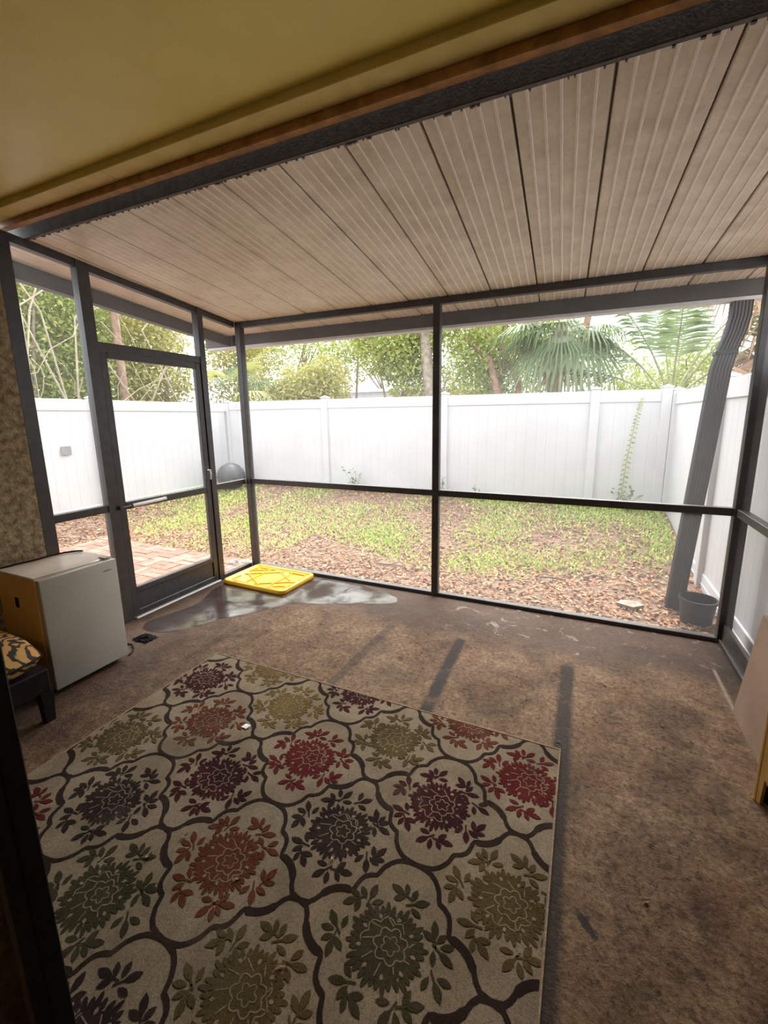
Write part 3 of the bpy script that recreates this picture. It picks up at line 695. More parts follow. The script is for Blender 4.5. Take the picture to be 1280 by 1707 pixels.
def rib(x0_, y0_, x1_, y1_, w_=.010, z=.018, h_=.009, mat='yellow', nm='rib'):
    l = math.hypot(x1_-x0_, y1_-y0_); ux, uy = -(y1_-y0_)/l*w_/2, (x1_-x0_)/l*w_/2
    MB().prism([(x0_-ux, y0_-uy), (x1_-ux, y1_-uy), (x1_+ux, y1_+uy), (x0_+ux, y0_+uy)], z-.002, z+h_).build(nm, M[mat], lid)
a_, b_ = LW/2-.07, LD/2-.07
rib(-a_, -b_*.1, a_*.1, b_); rib(-a_*.1, -b_, a_, b_*.1); rib(-a_*.1, b_*1.0, a_, -b_*.1); rib(-a_, b_*.1, a_*.1, -b_)
rib(-a_*.45, -b_, -a_*.45, b_); rib(a_*.45, -b_, a_*.45, b_); rib(-a_, b_*.55, -a_*.45, b_*.98); rib(a_*.45, -b_*.98, a_, -b_*.55)
for sx_ in (-1, 1):
    rib(sx_*(a_+.008), -b_*.95, sx_*(a_+.008), -b_*.35, .012, .018, .012); rib(sx_*(a_+.008), b_*.35, sx_*(a_+.008), b_*.95, .012, .018, .012)
    rib(-a_*.95, sx_*(b_+.010), -a_*.3, sx_*(b_+.010), .012, .018, .012); rib(a_*.3, sx_*(b_+.010), a_*.95, sx_*(b_+.010), .012, .018, .012)
for sx_, sy_ in ((-1, 1), (1, -1), (1, 1), (-1, -1)):
    rib(sx_*.20-.014, sy_*(LD/2-.017), sx_*.20+.014, sy_*(LD/2-.017), .012, .040, .0012, 'yellow_dark', 'lash_slot')
    rib(sx_*(LW/2-.017), sy_*.14-.014, sx_*(LW/2-.017), sy_*.14+.014, .012, .040, .0012, 'yellow_dark', 'lash_slot')

# ------------------------------------------------------------------ right side: leaning board and pine panel
bd = MB(); th = .016; xa, xb, hh = .812, .926, .52
bd.hexa([(xa, 2.02, .001), (xa+th, 2.02, .001), (xa+th, 2.572, .001), (xa, 2.572, .001), (xb-th, 2.02, hh), (xb, 2.02, hh), (xb, 2.572+.11, hh), (xb-th, 2.572+.11, hh)])
solo('leaning_board', bd, M['board'], 'brown hardboard sheet leaning against the right screen wall', 'board', loc=(.82, 2.3, 0))
pp = thing('pine_panel', (.735, 1.955, 0), 'pale pine furniture end panel with a notched foot at the right edge', 'panel', local=True, rz=math.radians(-57))
def ex(poly, y0_, y1_): 
    n = len(poly); return MB().add([(x, y0_, z) for x, z in poly]+[(x, y1_, z) for x, z in poly], [tuple(range(n)), tuple(range(2*n-1, n-1, -1))]+[(i, n+i, n+(i+1) % n, (i+1) % n) for i in range(n)])
ex([(0, 0), (.016, 0), (.020, .115), (.13, 0), (.28, 0), (.28, .62), (0, .62)], 0, .016).build('side_panel', M['pine'], pp)
MB().box(-.012, 0, -.003, .024, 0, .62, .002).build('edge_strip', M['pine'], pp)
MB().box(.002, .27, .0165, .022, .004, .3).build('notch_shade_sheet', M['blackwood'], pp)  # black sheet added behind the notch to stand in for its shade
MB().box(-.004, .285, -.004, .026, .62, .64, .002).build('top_edge', M['pine'], pp)

# ------------------------------------------------------------------ small litter on the rug and the floor
random.seed(21)
def scrap(name, x, y, z, L, W, rot, mat, label, cat, group=None, curl=.012):
    mb = MB(); c_, s_ = math.cos(rot), math.sin(rot); vs = []
    for u, hw in ((-.5, .05), (-.25, .42), (.05, .5), (.3, .33), (.5, .04)):
        for sg in (-1, 0, 1):
            px_, py_ = u*L, sg*hw*W; vs.append((x+px_*c_-py_*s_, y+px_*s_+py_*c_, z+curl*(4*u*u)*.5+abs(sg)*curl*.35))
    mb.add(vs, [(i*3+j, i*3+j+1, i*3+j+4, i*3+j+3) for i in range(4) for j in range(2)])
    return solo(name, mb, mat, label, cat, group, loc=(x, y, z))
pap = MB(); pap.add([(-1.500, 1.440, .013), (-1.462, 1.436, .016), (-1.455, 1.462, .020), (-1.492, 1.468, .014)], [(0,1,2,3)])
solo('paper_scrap', pap, M['paper'], 'small white paper scrap on the rug', 'paper', loc=(-1.48, 1.45, .0125))
for x, y, lb in ((-1.275, .905, 'small dry curled leaf on the green medallion at the left of the rug'), (-.98, .87, 'small dry leaf at the lower edge of the rust medallion'), (-.69, .74, 'small dry leaf on the rug near its bottom middle'), (-.40, .72, 'rightmost small dry leaf low on the rug'), (-1.33, .80, 'lower left dry leaf lying on the rug'), (-.72, 1.06, 'small dry leaf on the dark brown medallion in the rug centre')):
    scrap('dry_leaf', x, y, .0125, .028, .011, random.uniform(0, 6), M['dry_leaf'], lb, 'leaf', 'dry leaves on the rug')
for x, y, lb in ((-.28, 2.45, 'small dry leaf between the two right glue strips'), (-.02, 1.98, 'small dry leaf at the far right corner of the rug'), (.20, 2.55, 'small dry leaf right of the longest glue strip'), (-.2, 2.25, 'small dry leaf nearer the rug between the right glue strips'), (-1.0, 2.35, 'small dry leaf left of the darkest glue strip'), (.45, 2.3, 'small dry leaf on concrete near the leaning board'), (-1.75, 2.55, 'small dry leaf on concrete toward the puddle'), (.28, 1.35, 'small dry leaf on concrete right of the rug')):
    scrap('dry_leaf', x, y, .002, .026, .010, random.uniform(0, 6), M['dry_leaf'], lb, 'leaf', 'dry leaves on the concrete')

# ------------------------------------------------------------------ yard ground
nx_, ny_ = 70, 60
gxs = np.linspace(-12.5, 6, nx_); gys = np.linspace(-2.5, 24, ny_)
gxs = np.sort(np.concatenate([np.linspace(-7.2, 1.4, 60), np.array([-14, -12, -10, -9, -8, 2, 3, 5, 8])])); gys = np.sort(np.concatenate([np.linspace(-1, 7.4, 56), np.array([-4, -2, 8, 9, 11, 14, 18, 24, 30])]))
GX, GY = np.meshgrid(gxs, gys, indexing='ij')
GZ = gz(GX, GY) + .012*np.sin(GX*5.1)*np.cos(GY*4.3)
inside = (GX > -3.24) & (GX < 1.02) & (GY < 3.44); GZ = np.where(inside, -.2, GZ)
V = np.stack([GX, GY, GZ], -1).reshape(-1, 3); nyy = len(gys)
F = np.array([(i*nyy+j, (i+1)*nyy+j, (i+1)*nyy+j+1, i*nyy+j+1) for i in range(len(gxs)-1) for j in range(nyy-1)])
go = bpy.data.objects.new('ground', bulk('ground', V, F, M['soil'])); COL.objects.link(go); tag(go, 'brown soil of the back yard', kind='structure')
PX0, PX1, PY0, PY1 = -5.86, -3.26, 1.70, 3.56
def yard_points(n, x0_, x1_, y0_, y1_):
    P = np.stack([RNG.uniform(x0_, x1_, n), RNG.uniform(y0_, y1_, n)], 1)
    bad = ((P[:, 0] > -3.26) & (P[:, 0] < 1.03) & (P[:, 1] < 3.47)) | ((P[:, 0] > PX0-.02) & (P[:, 0] < PX1+.3) & (P[:, 1] > PY0) & (P[:, 1] < PY1+.02))
    return P[~bad]
def pn(P, seed):     # cheap smooth patch noise
    r = np.random.default_rng(seed); s = np.zeros(len(P))
    for k in range(7):
        a_ = r.normal(size=2)*(.9+k*.45); s += np.sin(P @ a_ + r.uniform(0, 6.28))/(1+.25*k)
    return s/2.6
def scatter_ground(P, lift): return np.column_stack([P, gz(P[:, 0], P[:, 1])+lift])
P = yard_points(62000, -6.86, 1.06, 1.2, 6.95)
near = np.clip((5.2-P[:, 1])/1.6, 0, 1); keep = RNG.random(len(P)) < .55 + .45*near
P = P[keep]; P3 = scatter_ground(P, .006+RNG.random(len(P))*.022)
L_ = RNG.uniform(.025, .065, len(P)); V, F = leaf_quads(P3, L_, L_*RNG.uniform(.28, .55, len(P)), .78)
lo = bpy.data.objects.new('leaf_litter', bulk('leaf_litter', V, F, M['litter'])); COL.objects.link(lo); tag(lo, 'brown and reddish fallen leaves covering the yard', 'leaf litter', kind='stuff')
P = yard_points(90000, -6.86, 1.04, 1.4, 6.95)
band = np.clip((P[:, 1]-4.35-.35*np.sin(P[:, 0]*1.3))/.5, 0, 1)
left = P[:, 0] < -3.3
band = np.where(left, np.clip((P[:, 1]-3.4)/2.2, 0.15, .6), band)
q = .56 + .95*pn(P, 5) + .25*np.clip((P[:, 0]+2)/3, -.3, 1)*(P[:, 1] > 4.6) 
keep = RNG.random(len(P)) < np.clip(q, .04, 1.1)*band*.9
P = P[keep]; n = len(P)
H_ = RNG.uniform(.025, .075, n); base_ = scatter_ground(P, .005)
ang = RNG.uniform(0, 6.28, n); tilt = RNG.uniform(.2, 1.1, n)
dv = np.stack([np.cos(ang)*np.sin(tilt), np.sin(ang)*np.sin(tilt), np.cos(tilt)], 1); sv = np.stack([-np.sin(ang), np.cos(ang), np.zeros(n)], 1)
wv_ = RNG.uniform(.006, .016, n)[:, None]; hh_ = H_[:, None]
V = np.stack([base_-sv*wv_*.5, base_+dv*hh_*.55-sv*wv_+0, base_+dv*hh_, base_+dv*hh_*.55+sv*wv_], 1).reshape(-1, 3)
gr = bpy.data.objects.new('grass', bulk('grass', V, np.arange(4*n).reshape(-1, 4), M['grass'])); COL.objects.link(gr); tag(gr, 'patchy light green grass and weeds across the yard', 'grass', kind='stuff')

# ------------------------------------------------------------------ brick patio, basket weave pairs
pt = thing('patio', (-4.5, 2.6, -.06), kind='structure')
MB().box(PX0-.02, PX1+.04, PY0, PY1+.02, -.12, -.035).build('sand_bed', M['joint_sand'], pt)
bms = []
for w_, d_ in ((.194, .094), (.094, .194)):
    bms.append([MB().box(-w_/2, w_/2, -d_/2, d_/2, -.05, 0, .004).mesh('brick', BRICK[i]) for i in range(3)])
u = .2; nxb = int(round((PX1+.0-PX0)/u)); nyb = int(round((PY1-PY0)/u))
random.seed(5)
for i in range(nxb):
    for j in range(nyb):
        cx, cy = PX0+u*(i+.5), PY1-u*(j+.5); ori = (i+j) % 2
        for s in (-1, 1):
            b = link('brick', random.choice(bms[ori]), pt, (cx+(0 if ori == 0 else s*.05)+4.5, cy+(s*.05 if ori == 0 else 0)-2.6, .045+random.uniform(-.003, .004)))
            b.rotation_euler = (random.uniform(-.015, .015), random.uniform(-.015, .015), random.uniform(-.02, .02))

# ------------------------------------------------------------------ white vinyl fences
BW = .150
def board_mesh(h_):
    return MB().box(-BW/2+.0003, BW/2-.0003, -.011, .011, 0, h_, .0010).mesh('board', M['vinyl'])
def fence(name, label, p0, p1, zb, ztop, posts, nb=None):
    """straight run from p0 to p1 (x, y); posts = distances along the run"""
    a, b = Vector((*p0, 0)), Vector((*p1, 0)); L = (b-a).length; ang_ = math.atan2(b.y-a.y, b.x-a.x)
    f = thing(name, (p0[0], p0[1], zb), label, 'fence', local=True, rz=ang_)
    hh = ztop-zb; bmh = board_mesh(hh-.05-.04)
    n = int(L/BW)
    for k in range(n): link('board', bmh, f, (BW*(k+.5), 0, .04))
    pts = [0]+list(posts)+[L]
    MB().box(0, L, -.024, .024, hh-.165, hh, .006).build('top_rail', M['vinyl'], f)
    MB().box(0, L, -.024, .024, 0, .15, .006).box(0, L, -.030, .030, .05, .062, .003).build('bottom_rail', M['vinyl'], f)
    pm_ = MB().box(-.06, .06, -.06, .06, -.15, hh+.02, .005).mesh('post', M['vinyl'])
    c = MB().box(-.07, .07, -.07, .07, hh+.02, hh+.038, .004); c.add([(-.064, -.064, hh+.038), (.064, -.064, hh+.038), (.064, .064, hh+.038), (-.064, .064, hh+.038), (0, 0, hh+.07)], [(0,1,4), (1,2,4), (2,3,4), (3,0,4)])
    cm2 = c.mesh('post_cap', M['vinyl'])
    for s in posts:
        p = link('post', pm_, f, (s, 0, 0)); link('post_cap', cm2, p, (0, 0, 0))
    return f
fence('vinyl_fence', 'white vinyl fence along the far side of the yard', (-6.84, 7.0), (1.05, 7.0), .10, 1.88, [2.36, 4.68, 6.94, 7.82])
fence('vinyl_fence', 'white vinyl fence along the left side of the yard beyond the door', (-6.9, -.9), (-6.9, 7.0), .10, 1.85, [.45, 2.8, 5.16, 7.9])
fence('vinyl_fence', 'white vinyl fence close along the right screen wall', (1.105, .2), (1.105, 7.06), -.06, 1.84, [2.2, 4.5, 6.80])
solo('wall_plate', MB().box(-6.876, -6.868, 3.72, 3.86, 1.05, 1.18, .003), M['grey_plate'], 'small grey square plate fixed to the left fence', 'plate', loc=(-6.87, 3.79, 1.05))

# ------------------------------------------------------------------ downspout with an elbow, pot, ball, stones
ds = thing('downspout', (.78, 3.97, -.06), 'dark brown ribbed downspout leaning down from the gutter', 'downspout')
def ribbed(path, w_, d_):
    """corrugated rectangular section swept along path"""
    mb = MB(); sec = []; K = 6
    def side(ax, ay, bx, by, nx, ny):
        for k in range(K*2):
            u_ = k/(K*2); dpt = .003 if k % 2 else 0
            sec.append((ax+(bx-ax)*u_-nx*dpt, ay+(by-ay)*u_-ny*dpt))
    side(-w_/2, -d_/2, w_/2, -d_/2, 0, -1); side(w_/2, -d_/2, w_/2, d_/2, 1, 0); side(w_/2, d_/2, -w_/2, d_/2, 0, 1); side(-w_/2, d_/2, -w_/2, -d_/2, -1, 0)
    n = len(sec)
    for p in path:
        mb.v += [(p[0]+x, p[1]+y, p[2]) for x, y in sec]
    for i in range(len(path)-1):
        for j in range(n): mb.f.append([i*n+j, i*n+(j+1) % n, (i+1)*n+(j+1) % n, (i+1)*n+j])
    mb.f += [list(range(n-1, -1, -1)), list(range((len(path)-1)*n, len(path)*n))]; mb.mi = [0]*len(mb.f); return mb
ribbed([(.91, 3.81, 2.33), (.91, 3.81, 2.20), (.895, 3.815, 2.10), (.862, 3.83, 1.97)], .115, .085).build('elbow', M['spout'], ds)
ribbed([(.866, 3.83, 1.985), (.845, 3.84, 1.86), (.77, 4.02, -.06)], .118, .09).build('pipe', M['spout'], ds)
MB().box(.795, .925, 3.78, 3.89, 1.955, 1.985, .004).build('strap', M['spout'], ds)
po = thing('plant_pot', (.885, 3.80, -.06), 'empty black plastic nursery pot at the foot of the downspout', 'pot')
prof = [(.001, .004), (.095, .004), (.098, 0), (.102, .01), (.122, .19), (.130, .192), (.130, .212), (.118, .212), (.116, .19), (.098, .05), (.001, .05)]
MB().lathe(prof, (.885, 3.80, -.06), 36).build('body', M['pot'], po, True)
MB().lathe([(.001, .052), (.06, .058), (.097, .05)], (.885, 3.80, -.06), 24).build('soil', M['soil'], po)
bl = thing('exercise_ball', (-6.35, 6.4, .13), 'grey exercise ball in the far left corner of the yard', 'ball')
bm = bmesh.new(); bmesh.ops.create_icosphere(bm, subdivisions=4, radius=.27)
for q in bm.verts: q.co = q.co*(1+.012*math.cos(q.co.z*90)) + Vector((-6.35, 6.4, .42))
MB().bm(bm).build('body', M['ball'], bl, True)
a = MB()
for p in ([(-.045, 0), (.0, .02), (.04, .005)], [(.0, .02), (.03, .05)], [(.04, .005), (.02, -.03), (-.02, -.035)]):
    d_ = (Vector((0, 0, 1.2))-Vector((-6.35, 6.4, .42))); d_ = Vector((.62, -.72, -.30)).normalized(); e1 = Vector((0, 0, 1)).cross(d_).normalized(); e2 = d_.cross(e1)
    a.tube([Vector((-6.35, 6.4, .42)) + (d_ + e1*x*3.2 + e2*y*3.2).normalized()*.272 for x, y in p], .007, 6)
a.build('printed_mark', M['frond_y'], bl)
random.seed(9)
for i, (x, y, r, lb) in enumerate(((-3.44, 3.42, .060, 'largest rounded grey stone outside the corner post'), (-3.42, 3.30, .040, 'small pale stone outside the screen by the door post'), (-3.36, 3.52, .045, 'flat grey stone behind the corner post'))):
    bm = bmesh.new(); bmesh.ops.create_icosphere(bm, subdivisions=2, radius=r)
    for q in bm.verts: q.co = Vector((x+q.co.x*1.25, y+q.co.y, -.06+r*.6+q.co.z*.75)) + Vector((random.uniform(-1, 1), random.uniform(-1, 1), random.uniform(-1, 1)))*r*.12
    solo('stone', MB().bm(bm), M['stone'], lb, 'stone', 'stones by the corner post', True, loc=(x, y, -.06))
solo('flat_slate', MB().prism([(.34, 3.90), (.46, 3.85), (.55, 3.93), (.50, 4.0), (.38, 3.98)], -.045, -.022), M['bark'], 'flat grey stone chip lying in the leaves by the downspout', 'stone', loc=(.44, 3.92, -.045))
for i, (p, lb) in enumerate((([(-.32, 4.30, -.03), (-.2, 4.28, -.015), (-.08, 4.31, -.03)], 'short dark stick on the leaf litter'), ([(.08, 4.44, -.03), (.17, 4.50, -.01), (.30, 4.52, -.03)], 'crooked dark twig right of the short stick'), ([(-2.0, 4.05, -.03), (-1.85, 4.02, -.015), (-1.7, 4.07, -.03)], 'pale twig in the litter left of the middle post'))):
    solo('stick', MB().tube(p, [.012, .011, .006], 6), M['bark'], lb, 'stick', 'sticks in the litter', loc=p[1])

# ------------------------------------------------------------------ plants by the fence
def seedling(x, y, h_, n, label, spread=.18):
    z0 = float(gz(x, y)); s = thing('seedling', (x, y, z0), label, 'plant', 'young plants along the far fence')
    st = MB(); tips = []
    for k in range(5):
        a_ = random.uniform(0, 6.28); r = random.uniform(.2, 1)*spread; top = (x+r*math.cos(a_), y-abs(r*math.sin(a_))*.5, z0+h_*random.uniform(.6, 1))
        st.tube([(x, y, z0), ((x+top[0])/2, (y+top[1])/2, z0+h_*.55), top], [.005, .004, .002], 5); tips.append(top)
    st.build('stems', M['stem'], s)
    P = np.array([np.array((x, y, z0))*(1-u_)+np.array(tips[k % 5])*u_ + RNG.normal(size=3)*.02 for k, u_ in enumerate(RNG.uniform(.35, 1.05, n))])
    L_ = RNG.uniform(.05, .09, n); V, F = leaf_quads(P-np.array((x, y, z0)), L_, L_*.5, .4)
    o = bpy.data.objects.new('leaves', bulk('leaves', V, F, M['seed_leaf'])); COL.objects.link(o); o.parent = s
seedling(-3.78, 6.80, .42, 46, 'bushy dark leaved seedling at the far fence left of the middle post', .28)
seedling(-2.13, 6.80, .45, 30, 'thin seedling at the far fence just right of the middle post', .14)
seedling(-1.55, 6.82, .28, 14, 'tiny seedling low against the far fence', .12)
seedling(.62, 6.74, .42, 60, 'leafy seedling at the foot of the climbing vine', .30)
vn = thing('climbing_vine', (.56, 6.93, .15), 'pale green vine climbing up the far fence', 'vine')
vp = [(.52, 6.95, .15), (.545, 6.955, .55), (.57, 6.955, .95), (.62, 6.955, 1.35), (.66, 6.955, 1.62), (.69, 6.955, 1.78)]
MB().tube(vp, [.006, .006, .005, .004, .003, .002], 6).build('stem', M['stem'], vn)
LV = []; LF = []
for k in range(58):
    u_ = k/57*(len(vp)-1); i = min(int(u_), len(vp)-2); q = np.array(vp[i])*(1-(u_-i))+np.array(vp[i+1])*(u_-i)
    sz = .085*(1-.62*k/57); sg = 1 if k % 2 else -1
    d_ = np.array((sg*.85, -.25, -.35)); d_ /= np.linalg.norm(d_); e = np.array((.2*sg, -.55, .8)); e -= (e@d_)*d_; e /= np.linalg.norm(e)
    o = len(LV); q = q - np.array((0, .012, 0))
    LV += [q, q+d_*sz*.5+e*sz*.3, q+d_*sz, q+d_*sz*.5-e*sz*.3]; LF.append((o, o+1, o+2, o+3))
o = bpy.data.objects.new('leaves', bulk('leaves', np.array(LV)-np.array((.56, 6.93, .15)), np.array(LF), M['vine_leaf'])); COL.objects.link(o); o.parent = vn

# ------------------------------------------------------------------ trees beyond the fence
def crown_pts(n, blobs):
    vol = np.array([b[3]*b[4]*b[5] for b in blobs]); vol = vol/vol.sum(); ch = RNG.choice(len(blobs), n, p=vol)
    d = RNG.normal(size=(n, 3)); d /= np.linalg.norm(d, axis=1, keepdims=True); r = RNG.random((n, 1))**.45
    B = np.array(blobs)[ch]; return B[:, :3] + d*r*B[:, 3:]
def tree(x, y, label, blobs, nl, leaf, trunk=None, bark='bark', L=(.06, .12), twigs=8, name='tree'):
    t_ = thing(name, (x, y, 0), label, 'tree', 'trees beyond the fence')
    if trunk:
        for (pts, r0, r1) in trunk:
            k = len(pts); MB().tube(pts, [r0+(r1-r0)*i/(k-1) for i in range(k)], 10).build('trunk', M[bark], t_, True)
    tw = MB()
    for k in range(twigs):
        b = blobs[k % len(blobs)]; a_ = random.uniform(0, 6.28)
        p0 = (x+random.uniform(-.1, .1), y, max(.3, b[2]-b[5]*1.1)); p2 = (b[0]+b[3]*.8*math.cos(a_), b[1]+b[4]*.8*math.sin(a_), b[2]+b[5]*random.uniform(-.3, .8))
        mid = tuple((p0[i]+p2[i])/2+random.uniform(-.15, .15) for i in range(3)); tw.tube([p0, mid, p2], [.022, .014, .005], 5)
    if twigs: tw.build('branches', M[bark], t_)
    P = crown_pts(nl, blobs)-np.array((x, y, 0)); L_ = RNG.uniform(L[0], L[1], nl)
    V, F = leaf_quads(P, L_, L_*RNG.uniform(.35, .6, nl), .15)
    o = bpy.data.objects.new('foliage', bulk('foliage', V, F, M[leaf])); COL.objects.link(o); o.parent = t_
    return t_
random.seed(13)
tree(-8.6, 3.2, 'dense pale green tree behind the left fence nearest the stucco wall', [(-8.6, 3.2, 2.6, .9, 1.2, 1.5), (-8.9, 3.6, 3.9, 1.0, 1.2, .9), (-8.3, 2.6, 1.6, .7, .9, .8)], 15000, 'leaf_pale', [([(-8.6, 3.2, -.1), (-8.5, 3.4, 1.5), (-8.7, 3.2, 3.5)], .07, .03), ([(-8.4, 3.8, -.1), (-8.2, 4.1, 1.4), (-8.4, 4.5, 3.6)], .04, .02)])
tree(-8.7, 5.0, 'dense mid green tree behind the left fence beyond the screen door', [(-8.7, 5.0, 2.5, .8, 1.1, 1.6), (-8.9, 5.3, 3.8, .9, 1.1, .9), (-8.5, 4.6, 1.5, .6, .9, .8)], 15000, 'leaf_mid', [([(-8.1, 5.65, -.1), (-8.1, 5.62, 2), (-8.15, 5.65, 4.6)], .085, .07)], 'bark_red')
tree(-8.9, 6.7, 'bright leafy tree behind the left fence near its far end', [(-8.9, 6.7, 2.4, .8, 1.1, 1.5), (-9.1, 6.9, 3.6, .9, 1.1, .9), (-8.7, 6.3, 1.5, .6, .9, .7)], 14000, 'leaf_pale', [([(-8.6, 6.9, -.1), (-8.45, 6.8, 1.8), (-8.7, 7.2, 4)], .06, .03)])
tree(-10.6, 5.2, 'tall darker tree standing behind the left hedge', [(-10.6, 5.2, 2.8, 1.2, 2.6, 2.2), (-10.8, 4, 4.4, 1.2, 1.8, 1.2), (-10.6, 7.5, 3, 1.2, 1.6, 2.0)], 15000, 'leaf_mid', [([(-10.6, 5.2, -.1), (-10.5, 5.1, 2.5), (-10.7, 5.3, 5)], .12, .06)], L=(.10, .18))
tree(-6.05, 8.6, 'bushy olive shrub tree behind the far fence left part', [(-6.05, 8.6, 2.05, .95, .6, .75), (-5.5, 8.7, 2.2, .6, .5, .8), (-6.7, 8.8, 1.9, .6, .5, .6)], 10000, 'leaf_pale', [([(-6.0, 8.6, -.1), (-5.95, 8.6, 1.4), (-6.1, 8.6, 2.4)], .05, .02)])
tree(-7.4, 10.2, 'tall open tree behind the far left fence corner', [(-7.6, 10.2, 3.6, 1.4, .9, 1.0), (-6.2, 10.3, 3.5, .9, .7, .6), (-8.4, 10, 2.4, 1.0, .8, 1.3)], 5500, 'leaf_bright', [([(-7.4, 10.2, -.1), (-7.3, 10.1, 2), (-7.0, 10.2, 4.2)], .07, .03)])
tree(-4.15, 9.4, 'bright green tree with thin stems behind the far fence left of the middle post', [(-4.2, 9.4, 3.1, .9, .7, .75), (-3.7, 9.5, 2.6, .7, .6, .9), (-4.9, 9.5, 3.6, .5, .5, .5), (-3.3, 9.5, 3.5, .7, .6, .6)], 9500, 'leaf_bright', [([(-3.95, 9.4, -.1), (-4.4, 9.4, 2.2), (-4.75, 9.4, 3.8)], .035, .015), ([(-3.95, 9.4, -.1), (-3.95, 9.4, 1.8), (-3.7, 9.4, 3.6)], .05, .02)], L=(.07, .14))
tree(-3.25, 9.2, 'pale thick trunked tree behind the middle screen post', [(-3.0, 9.4, 4.2, 1.0, .7, .6), (-2.5, 9.6, 2.5, .6, .5, .9)], 3600, 'leaf_bright', [([(-3.05, 9.2, -.1), (-3.10, 9.2, 1.6), (-3.25, 9.2, 2.6), (-3.4, 9.2, 4.6)], .15, .11)])
tree(-1.65, 9.5, 'brown forked tree behind the far fence right of the middle post', [(-2.2, 9.7, 3.2, .7, .6, .8), (-1.7, 9.9, 2.5, .6, .5, .8), (-1.1, 9.8, 3.5, .5, .5, .6), (-2.1, 9.8, 2.1, .5, .4, .5)], 8000, 'leaf_bright', [([(-1.72, 9.5, -.1), (-1.75, 9.5, 2.0), (-1.95, 9.5, 2.7), (-2.5, 9.5, 3.2)], .11, .06), ([(-1.45, 9.7, -.1), (-1.35, 9.7, 2.2), (-1.75, 9.7, 3.0), (-1.6, 9.7, 3.9)], .09, .05)], 'bark_red', twigs=5)
tree(.2, 11.2, 'hazy green tree far behind the fan palm', [(.3, 11.2, 2.5, 1.0, .6, 1.0), (1.5, 11.4, 2.1, 1.0, .6, .7), (-.9, 11.2, 3.0, .8, .6, 1.2)], 5200, 'leaf_mid', [([(.2, 11.2, -.1), (.2, 11.2, 3)], .06, .03)])
tree(-8.3, 8.9, 'full olive tree filling the far left corner behind the fence', [(-8.3, 8.9, 2.4, .9, .8, 1.3), (-8.9, 9.2, 3.6, 1.1, .8, .9), (-7.6, 8.9, 3.3, .7, .6, .7)], 7500, 'leaf_pale', [([(-8.2, 8.9, -.1), (-8.1, 8.8, 2), (-8.3, 9, 4.2)], .07, .03)])
tree(-5.2, 11.0, 'hazy background tree left of the pale house', [(-6.2, 11.2, 3.3, 1.1, .6, .9), (-7.4, 11.4, 2.6, .9, .6, 1.1), (-5.0, 11.2, 4.1, .7, .5, .5)], 5200, 'leaf_mid', [([(-6.1, 11, -.1), (-6.0, 11, 2), (-5.9, 11.1, 4.2)], .05, .02)])
tree(-3.0, 11.6, 'hazy background tree behind the forked brown trunk', [(-3.0, 11.8, 2.6, .9, .6, 1.1), (-1.9, 11.8, 3.6, 1.0, .6, .8), (-3.7, 11.8, 3.9, .8, .5, .6), (-1.2, 11.9, 2.4, .7, .5, .8)], 6200, 'leaf_mid', [([(-2.6, 11.6, -.1), (-2.5, 11.6, 2), (-2.2, 11.7, 4.2)], .05, .02)])
hv = thing('hanging_vines', (-7.75, 4.6, 0), 'tangle of pale bare vines hanging in front of the left hedge', 'vines')
tv = MB(); random.seed(77)
for k in range(26):
    y_ = random.uniform(2.6, 7.4); z_ = random.uniform(2.2, 4.2); x_ = random.uniform(-7.9, -7.5); p_ = []; dy_, dz_ = random.uniform(-.35, .35), random.uniform(-.5, -.1)
    for q_ in range(8):
        p_.append((x_, y_, max(.3, z_))); y_ += dy_+random.uniform(-.14, .14); z_ += dz_+random.uniform(-.16, .16); x_ += random.uniform(-.05, .05)
    tv.tube(p_, .007, 5)
for k in range(9):
    y_ = random.uniform(3.0, 7.0); tv.tube([(-7.7, y_, .1), (-7.75, y_+random.uniform(-.3, .3), 1.6), (-7.8, y_+random.uniform(-.9, .9), 3.2), (-7.9, y_+random.uniform(-1.2, 1.2), 4.3)], [.024, .02, .015, .01], 6)
tv.build('stems', M['vine_stem'], hv, True)
tree(1.7, 10.4, 'low yellow green shrub behind the right end of the far fence', [(1.2, 10.2, 2.0, .8, .5, .45), (2.0, 10.4, 2.5, .7, .5, .5)], 2600, 'leaf_bright', twigs=4, name='shrub')

def fan_frond(parent, base_, az, el, plen, R_, mat, droop=.5, nl=26, stem='stem'):
    b = Vector(base_); h_ = Vector((math.cos(az), math.sin(az), 0)); d = (h_*math.cos(el)+Vector((0, 0, math.sin(el)))).normalized()
    tip = b+d*plen+Vector((0, 0, -.12*droop*plen))
    fo = MB().tube([b, b+d*plen*.5, tip], [.016, .012, .009], 5).build('frond', M[stem], parent)
    d2 = (d+Vector((0, 0, -.35*droop))).normalized(); side = d2.cross(Vector((0, 0, 1))); side = side.normalized() if side.length > .05 else Vector((1, 0, 0)); mb = MB()
    up_ = side.cross(d2).normalized()
    for k in range(nl):
        a_ = (k/(nl-1)-.5)*math.radians(230); dirv = (d2*math.cos(a_)+side*math.sin(a_)).normalized(); L = R_*(.75+.25*math.cos(a_))*random.uniform(.9, 1.08)
        wv = dirv.cross(up_).normalized()*R_*.030
        p0 = tip; p1 = tip+dirv*L*.45+up_*.03*R_; p2 = tip+dirv*L*.78+Vector((0, 0, -.16*droop*L)); p3 = tip+dirv*L*.92+Vector((0, 0, -.50*droop*L))
        mb.add([p0-wv*.3, p0+wv*.3, p1+wv, p1-wv, p2+wv*.7, p2-wv*.7, p3], [(0,1,2,3), (3,2,4,5), (5,4,6)])
    mb.build('fan_leaf', M[mat], fo); return fo
